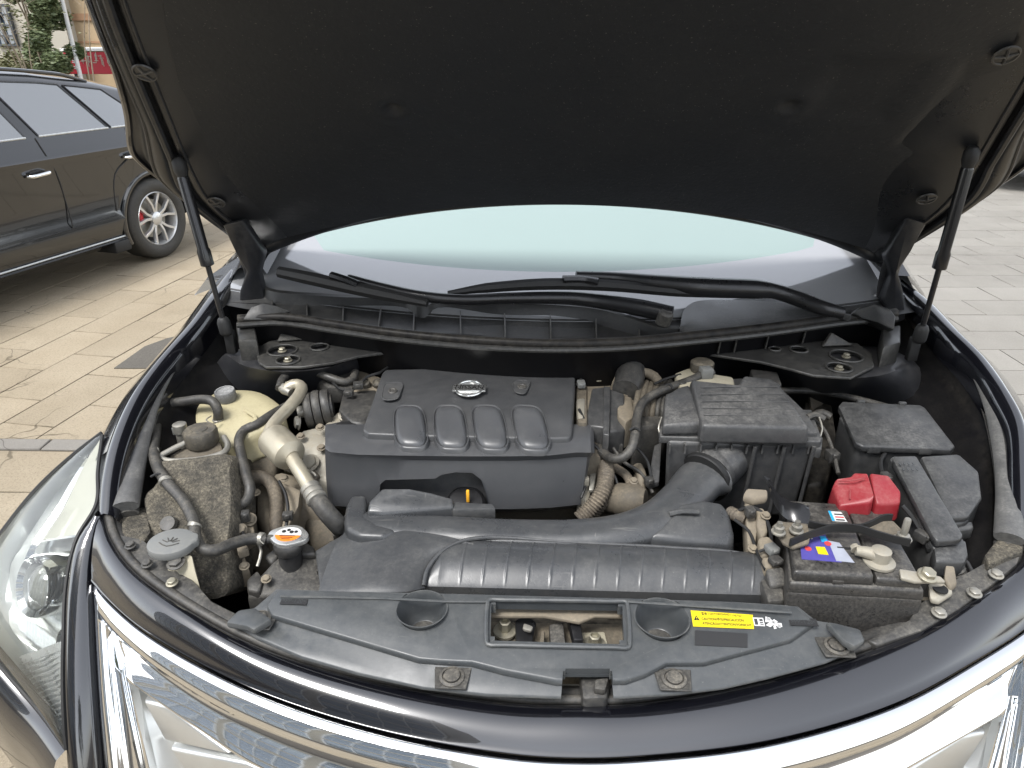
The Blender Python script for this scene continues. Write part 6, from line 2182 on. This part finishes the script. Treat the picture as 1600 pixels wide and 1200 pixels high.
slabpart([(1458, 848, .905), (1510, 842, .905), (1514, 866, .90), (1508, 878, .895), (1462, 878, .895)], None, .03, 'fuse_box_foot', 'fuse', fb2, .005)
fb3 = slabpart([(1440, 718, .942), (1500, 715, .942), (1530, 740, .935), (1532, 780, .92), (1512, 815, .905), (1484, 820, .905)], None, .09, 'junction_box', 'fuse', car, .004)
slabpart([(1438, 712, .952), (1498, 708, .953), (1530, 736, .945), (1535, 776, .930), (1514, 806, .918), (1484, 808, .918)], None, .014, 'junction_box_lid', 'fuse', fb3, .005)
slabpart([(1496, 816, .90), (1520, 814, .90), (1522, 826, .895), (1498, 828, .895)], None, .02, 'junction_latch', 'fuse', fb3, .003)
for cx, cy_ in ((1418, 725), (1424, 732)):
    b = B()
    for k in range(4):
        b.box(at(cx - 12 + k * 7, cy_, .958) + V((0, 0, -.002 if cy_ > 730 else 0)), (.0018, .006, .0012))
    b.out('moulded_mark', 'emboss', fb2)
hose([(1484, 868, .89), (1492, 885, .875), (1498, 905, .855), (1500, 925, .84)], .0125, 'battery_loom', 'rubber', seg=14, rib=(.0052, .07))

# ---------------- battery
TOPB = [(1229, 858), (1376, 878), (1452, 872), (1366, 776), (1228, 772)]
TL_, TR_, BR_, BL_ = at(1224, 776, .915), at(1380, 786, .915), at(1450, 905, .915), at(1238, 893, .915)
def bq(u, v, z):
    p = (TL_ * (1 - u) + TR_ * u) * (1 - v) + (BL_ * (1 - u) + BR_ * u) * v
    return V((p.x, p.y, z))
b = B()
b.slab([bq(-.01, 0, .880), bq(1.01, 0, .880), bq(1.01, 1.02, .880), bq(-.01, 1.02, .880)], .17).bevel(.006)
bat = b.out('battery', 'batt', car, label='dusty black car battery with blue label')
b = B()
b.slab([bq(0, 0, .896), bq(1, 0, .896), bq(1, 1.0, .896), bq(0, 1.0, .896)], .018, .004).bevel(.004)
b.out('battery_lip', 'batt', bat)
b = B()
b.slab([bq(.02, .02, .912), bq(.62, .02, .912), bq(.62, .97, .912), bq(.02, .97, .912)], .018, .004).bevel(.005, 3)
b.out('battery_lid', 'batt', bat)
b = B()
b.slab([bq(.64, .02, .908), bq(.98, .02, .908), bq(.98, .97, .908), bq(.64, .97, .908)], .016, .003).bevel(.004, 2)
b.out('terminal_step', 'batt', bat)
b = B()
b.box(bq(.36, .975, .897), (.016, .006, .008)).bevel(.0015)
b.out('lid_notch', 'batt', bat)
def bquad(c4, z, name, mat):
    return quad([bq(u, v, z) for u, v in c4], name, mat, bat, .0006)
bl_ = bquad([(.09, .83), (.40, .84), (.33, .50), (.10, .50)], .9122, 'battery_label', 'blue')
bquad([(.36, .83), (.50, .84), (.43, .60), (.34, .58)], .9127, 'label_edge', 'label_gray')
bquad([(.23, .76), (.31, .765), (.295, .67), (.22, .67)], .9132, 'label_mark', 'yellow')
b = B()
b.lathe(bq(.155, .70, .9128), UP, [(.0048, 0), (.0048, .001)], 18)
b.out('label_roundel', 'redprint', bl_)
b = B()
b.lathe(bq(.33, .62, .9128), UP, [(.005, 0), (.005, .001)], 18)
b.out('label_roundel', 'redprint', bl_)
bquad([(.28, .60), (.335, .60), (.325, .53), (.275, .53)], .9130, 'label_square', 'cyan')
writing('KGB', 'label_letters', 'white', bl_, bq(.17, .57, .913), (bq(1, .5, 0) - bq(0, .5, 0)), (bq(.5, 0, 0) - bq(.5, 1, 0)), 1, .0006, fit=(.020, .007)) if False else None
for k in range(3):
    b = B()
    b.box(bq(.14 + .03 * k, .555, .9132), (.003, .006, .0006))
    b.out('label_stroke', 'white', bl_)
s_ = bquad([(.43, .30), (.57, .30), (.545, .16), (.42, .16)], .9122, 'small_label', 'white')
bquad([(.43, .30), (.455, .30), (.445, .16), (.42, .16)], .9128, 'small_label_band', 'cyan')
for k in range(3):
    bquad([(.47, .29 - k * .04), (.55, .29 - k * .04), (.548, .275 - k * .04), (.47, .275 - k * .04)], .9128, 'small_label_line', 'redprint' if k == 1 else 'ink_gray')
# vent grooves
for a, c in (((.40, .395), (.70, .38)), ((.40, .66), (.86, .68))):
    B().tube([bq(a[0], a[1], .9125), bq((a[0] + c[0]) / 2, (a[1] + c[1]) / 2, .9128), bq(c[0], c[1], .9122)], .0018, 6).out('moulded_line', 'black', bat)
# red cover over the positive terminal
b = B()
b.slab(ats([(1300, 762, .925), (1306, 748, .938), (1330, 744, .945), (1334, 738, .95), (1356, 739, .952), (1366, 775, .94), (1360, 786, .93), (1312, 790, .92)]), .032, .002).bevel(.004, 3)
rcv = b.out('terminal_cover', 'red', bat, label='red plastic cover on the positive battery terminal')
b = B()
b.slab(ats([(1359, 738, .952), (1389, 742, .950), (1408, 767, .940), (1407, 786, .928), (1370, 789, .925), (1366, 766, .942)]), .034, .002).bevel(.004, 3)
b.out('cover_half', 'red', rcv)
b = B()
b.tube(ats([(1310, 752, .941), (1335, 750, .950), (1352, 746, .954)]), .0012, 6)
b.tube(ats([(1328, 762, .940), (1328, 780, .930)]), .0012, 6)
b.out('cover_seam', 'red', rcv)
# hold-down bar
hd = slabpart([(1206, 822, .925), (1216, 814, .93), (1262, 818, .932), (1266, 838, .930), (1264, 848, .926), (1240, 856, .918), (1224, 848, .92)], None, .005, 'battery_clamp', 'tan_dark', car, .0015)
L1 = ats([(1262, 822, .932), (1290, 828, .928), (1345, 827, .928), (1380, 812, .934), (1392, 812, .934)])
L2 = ats([(1232, 852, .920), (1258, 842, .926), (1300, 829, .930), (1340, 830, .930), (1365, 838, .928), (1400, 848, .924), (1420, 852, .922)])
L1s, L2s = resample(L1, 30), resample(L2, 40)
b = B()
b.grid([L1s, [p + V((0, 0, .011)) for p in L1s]]).thick(.003)
b.out('clamp_edge', 'black', hd)
b = B()
b.grid([L2s, [p + V((0, 0, .012)) for p in L2s]]).thick(.003)
b.out('clamp_edge', 'black', hd)
slabpart([(1345, 830, .929), (1385, 812, .934), (1396, 814, .933), (1420, 838, .924), (1422, 852, .920), (1400, 846, .924), (1366, 837, .928)], None, .003, 'clamp_foot', 'tan_dark', hd, .001)
slabpart([(1262, 824, .930), (1300, 830, .929), (1345, 829, .929), (1366, 837, .928), (1340, 830, .929), (1300, 830, .929), (1262, 840, .928)], None, .003, 'clamp_web', 'plastic_dirty', hd, 0)
b = B()
b.lathe(at(1410, 842, .924), UP, [(.013, 0), (.013, .002), (.009, .003), (.009, .008), (.005, .009), (.005, .034), (.004, .036)], 12)
b.out('clamp_stud', 'steel', hd)
for cx, cy_ in ((1216, 832), (1244, 830)):
    b = B()
    b.lathe(at(cx, cy_, .930), UP, [(.0105, 0), (.0105, .002), (.0075, .003), (.0075, .010), (.004, .011), (.004, .018)], 12)
    b.out('clamp_nut', 'steel', hd)
# negative clamp and strap
c = bq(.70, .80, .916)
b = B()
b.lathe(c, UP, [(.022, -.006), (.022, -.002), (.0135, .0), (.0135, .016), (.0105, .018), (.002, .0185)], 26)
ng = b.out('negative_clamp', 'alu', bat)
b = B()
b.tube([c + V((-.006, .0, .008)), c + V((-.022, .006, .008)), c + V((-.032, .008, .008))], [.010, .0085, .007], 10)
b.bolt(c + V((-.030, .010, .008)), (-.2, .9, .2), .006, .012)
b.out('clamp_jaw', 'alu', ng)
slabpart([(1405, 888, .918), (1432, 892, .914), (1470, 900, .908), (1478, 908, .906), (1430, 908, .910), (1408, 902, .914)], None, .006, 'earth_strap', 'alu', ng, .002)
B().bolt(at(1448, 900, .912), (.1, -.2, 1), .010, .016).out('strap_bolt', 'bolt', ng)
slabpart([(1478, 882, .905), (1492, 884, .90), (1496, 912, .885), (1486, 920, .885), (1476, 900, .90)], None, .01, 'sensor_block', 'tan', ng, .003)
eb = slabpart([(1450, 912, .888), (1462, 906, .89), (1484, 912, .886), (1490, 926, .88), (1468, 940, .874), (1454, 936, .876)], None, .008, 'earth_bracket', 'alu', car, .003)
B().lathe(at(1469, 921, .8835), UP, [(.010, 0), (.010, .002), (.006, .0015)], 18).out('bracket_slot', 'black', eb)
# tray rails in front of the battery
for a, c, z in (((1252, 932), (1450, 936), .862), ((1278, 956), (1424, 966), .835)):
    B().tube([at(a[0], a[1], z), at(c[0], c[1], z)], .0028, 6).out('tray_rail', 'tan_dark', bat)
slabpart([(1225, 960, .80), (1300, 950, .815), (1450, 955, .815), (1420, 1000, .78), (1300, 1000, .78)], None, .05, 'battery_tray', 'batt', car, .006)
# bracket and plugs left of the battery
bk = slabpart([(1160, 775, .915), (1166, 762, .925), (1200, 764, .926), (1200, 778, .918), (1178, 782, .912)], None, .012, 'battery_bracket', 'tan', car, .004)
slabpart([(1164, 778, .905), (1172, 776, .908), (1184, 822, .885), (1180, 852, .868), (1168, 850, .868), (1166, 820, .885)], None, .04, 'bracket_plate', 'tan', bk, .002)
slabpart([(1182, 792, .905), (1194, 794, .905), (1200, 830, .888), (1190, 842, .88), (1182, 820, .89)], None, .03, 'bracket_web', 'tan', bk, .003)
slabpart([(1184, 840, .89), (1200, 836, .895), (1216, 852, .89), (1220, 866, .882), (1190, 868, .878)], None, .03, 'plug', 'tan', bk, .004)
slabpart([(1190, 870, .88), (1218, 868, .884), (1220, 884, .878), (1196, 888, .874)], None, .03, 'plug', 'tan', bk, .004)
slabpart([(1196, 888, .878), (1224, 884, .88), (1230, 912, .868), (1204, 918, .864)], None, .03, 'plug', 'plastic_dirty', bk, .004)
slabpart([(1218, 920, .858), (1234, 918, .86), (1258, 940, .848), (1240, 944, .846)], None, .02, 'tray_lug', 'plastic_dirty', bk, .005)
hose([(1140, 800, .88), (1152, 806, .885), (1165, 812, .885)], .010, 'sensor_loom', 'rubber_brown', rib=(.005, .07))
# crumpled rubber flap over the battery
R1 = resample(ats([(1196, 744, .945), (1206, 766, .938), (1222, 786, .935), (1240, 788, .935), (1262, 790, .932)]), 20)
R2 = resample(ats([(1203, 748, .950), (1216, 772, .945), (1236, 784, .945), (1250, 786, .944), (1264, 792, .940)]), 20)
R3 = resample(ats([(1204, 776, .935), (1214, 795, .93), (1228, 810, .928), (1248, 818, .928), (1264, 818, .928)]), 20)
b = B()
b.grid([R1, R2, [p.lerp(q, .5) + V((0, -.004, .004)) for p, q in zip(R2, R3)], R3])
b.thick(.003)
b.out('rubber_flap', 'gloss_black', bat)
# dark cavity bits between filter box and fuse box
slabpart([(1256, 620, .90), (1300, 625, .90), (1312, 700, .86), (1290, 760, .82), (1260, 760, .82)], None, .1, 'wheel_arch_panel', 'shell', car, .01)
slabpart([(1262, 600, .93), (1290, 596, .93), (1300, 625, .90), (1268, 640, .89)], None, .03, 'apron_bracket', 'tan_dark', car, .005)
hose([(1216, 610, .935), (1280, 612, .93), (1340, 624, .935), (1400, 640, .94)], .007, 'apron_cable', 'rubber')
B().tube(ats([(1268, 652, .93), (1284, 645, .935), (1298, 652, .93)]), .008, 10).out('side_grommet', 'rubber', car)
B().lathe(at(312, 616, .94), (-.5, -.6, .6), [(.010, 0), (.010, .018), (.006, .022)], 14).out('side_sensor', 'cap_grey', car)

# ---------------- small wiring, plugs, clips and clamps that crowd the bay
def wire(path, r=.0026, mat='black', name='wire'):
    return hose(path, r, name, mat, seg=8)
def plug(px, py, z, sz, rz, mat='plastic', tilt=0.0):
    R_ = Matrix.Rotation(rz, 3, 'Z') @ Matrix.Rotation(tilt, 3, 'X')
    b = B()
    b.box(at(px, py, z), sz, mat=R_).bevel(.0022, 2)
    o = b.out('connector', mat, car)
    b = B()
    b.box(at(px, py, z) + R_ @ V((0, -sz[1] * .5, sz[2] * .2)), (sz[0] * .5, sz[1] * .25, sz[2] * .5), mat=R_).bevel(.001, 1)
    b.out('connector_latch', mat, o)
    return o
wire([(560, 604, .958), (575, 588, .966), (592, 583, .968), (606, 574, .966)], .003)
wire([(600, 570, .955), (640, 562, .96), (690, 558, .965)], .0035, 'rubber')
wire([(900, 602, .958), (908, 592, .965), (922, 584, .968), (940, 580, .97)], .0025)
wire([(905, 640, .955), (912, 655, .95), (925, 690, .92), (940, 706, .905)], .003)
wire([(985, 690, .94), (1000, 705, .92), (1012, 722, .90), (1018, 748, .875)], .0028)
wire([(958, 700, .905), (975, 722, .89), (1000, 738, .875), (1020, 770, .85)], .0034, 'rubber')
wire([(930, 702, .90), (950, 726, .885), (962, 748, .868), (968, 770, .85)], .0026)
wire([(905, 735, .88), (915, 755, .868), (908, 778, .85)], .0026)
wire([(1150, 800, .89), (1172, 792, .905), (1190, 800, .90), (1202, 824, .89), (1206, 850, .885)], .003)
wire([(1148, 812, .885), (1170, 830, .88), (1182, 860, .872), (1196, 890, .87)], .0026)
wire([(1262, 650, .95), (1285, 668, .94), (1300, 700, .92), (1310, 740, .90)], .0035, 'rubber')
wire([(1384, 706, .935), (1376, 722, .93), (1380, 745, .925)], .0035)
wire([(1500, 868, .885), (1512, 880, .88), (1520, 896, .872)], .003)
wire([(1410, 790, .925), (1424, 806, .915), (1440, 832, .90), (1452, 860, .895)], .0036)
wire([(380, 800, .865), (376, 822, .855), (384, 846, .845), (378, 872, .83)], .0028)
wire([(400, 842, .85), (408, 862, .842), (402, 885, .828)], .0026, 'steel')
wire([(436, 752, .868), (446, 772, .86), (450, 800, .845), (446, 828, .825)], .003)
wire([(372, 715, .90), (376, 740, .888), (372, 770, .875)], .0026)
wire([(250, 700, .925), (244, 715, .918), (250, 740, .912)], .0026)
wire([(300, 640, .925), (286, 652, .93), (276, 668, .928)], .0026)
wire([(520, 598, .962), (532, 608, .96), (545, 612, .955)], .0026)
wire([(1064, 585, .985), (1040, 592, .98), (1022, 600, .975)], .0026)
wire([(330, 650, .945), (322, 656, .945), (332, 662, .94), (342, 658, .938)], .0012, 'steel', 'spring_clip')
wire([(412, 834, .872), (405, 842, .87), (412, 850, .866)], .0012, 'steel', 'spring_clip')
for q in ((560, 602, .962, (.020, .016, .014), .2, 'plastic'), (908, 600, .962, (.016, .02, .012), .1, 'cap_grey'), (942, 708, .905, (.018, .014, .014), .5, 'plastic'), (1014, 752, .872, (.016, .014, .016), .3, 'plastic'), (912, 752, .872, (.018, .012, .018), .3, 'alu'),
          (1172, 800, .905, (.014, .016, .016), .2, 'plastic'), (1206, 858, .892, (.018, .018, .012), .4, 'cap_grey'), (1212, 876, .886, (.018, .016, .010), .4, 'plastic'), (1300, 712, .912, (.02, .02, .02), .2, 'plastic'), (384, 806, .866, (.014, .014, .018), .3, 'plastic'),
          (380, 862, .842, (.016, .014, .014), .6, 'tan'), (450, 806, .845, (.018, .014, .014), .2, 'plastic'), (1384, 748, .928, (.014, .018, .02), .3, 'plastic'), (1440, 838, .905, (.014, .02, .016), .5, 'plastic'), (545, 614, .958, (.018, .014, .012), .0, 'plastic'),
          (276, 672, .932, (.014, .012, .016), .2, 'cap_grey'), (890, 720, .90, (.02, .02, .02), .1, 'tan'), (1064, 600, .982, (.018, .014, .012), .3, 'plastic')):
    plug(q[0], q[1], q[2], q[3], q[4], q[5])
for cx, cy_, z in ((400, 770, .858), (444, 748, .866), (420, 706, .905), (502, 700, .905), (470, 682, .915), (915, 700, .90), (905, 672, .92), (990, 752, .87), (1176, 858, .87), (1196, 806, .90), (382, 885, .825), (416, 905, .82), (500, 668, .925)):
    B().bolt(at(cx, cy_, z), (.1, -.3, 1), .0062, .009).out('fixing_bolt', 'bolt' if cx % 2 else 'tan', car)
for path, m_ in (([(1186, 862, .885), (1198, 858, .89), (1212, 862, .888)], 'black'), ([(480, 742, .908), (488, 738, .912), (494, 744, .91)], 'steel'), ([(236, 745, .93), (246, 740, .935), (256, 744, .93)], 'black'), ([(984, 672, .957), (992, 668, .962), (1000, 673, .957)], 'black'), ([(1040, 602, .987), (1047, 600, .991), (1052, 608, .985)], 'black')):
    wire(path, .0022, m_, 'cable_tie')
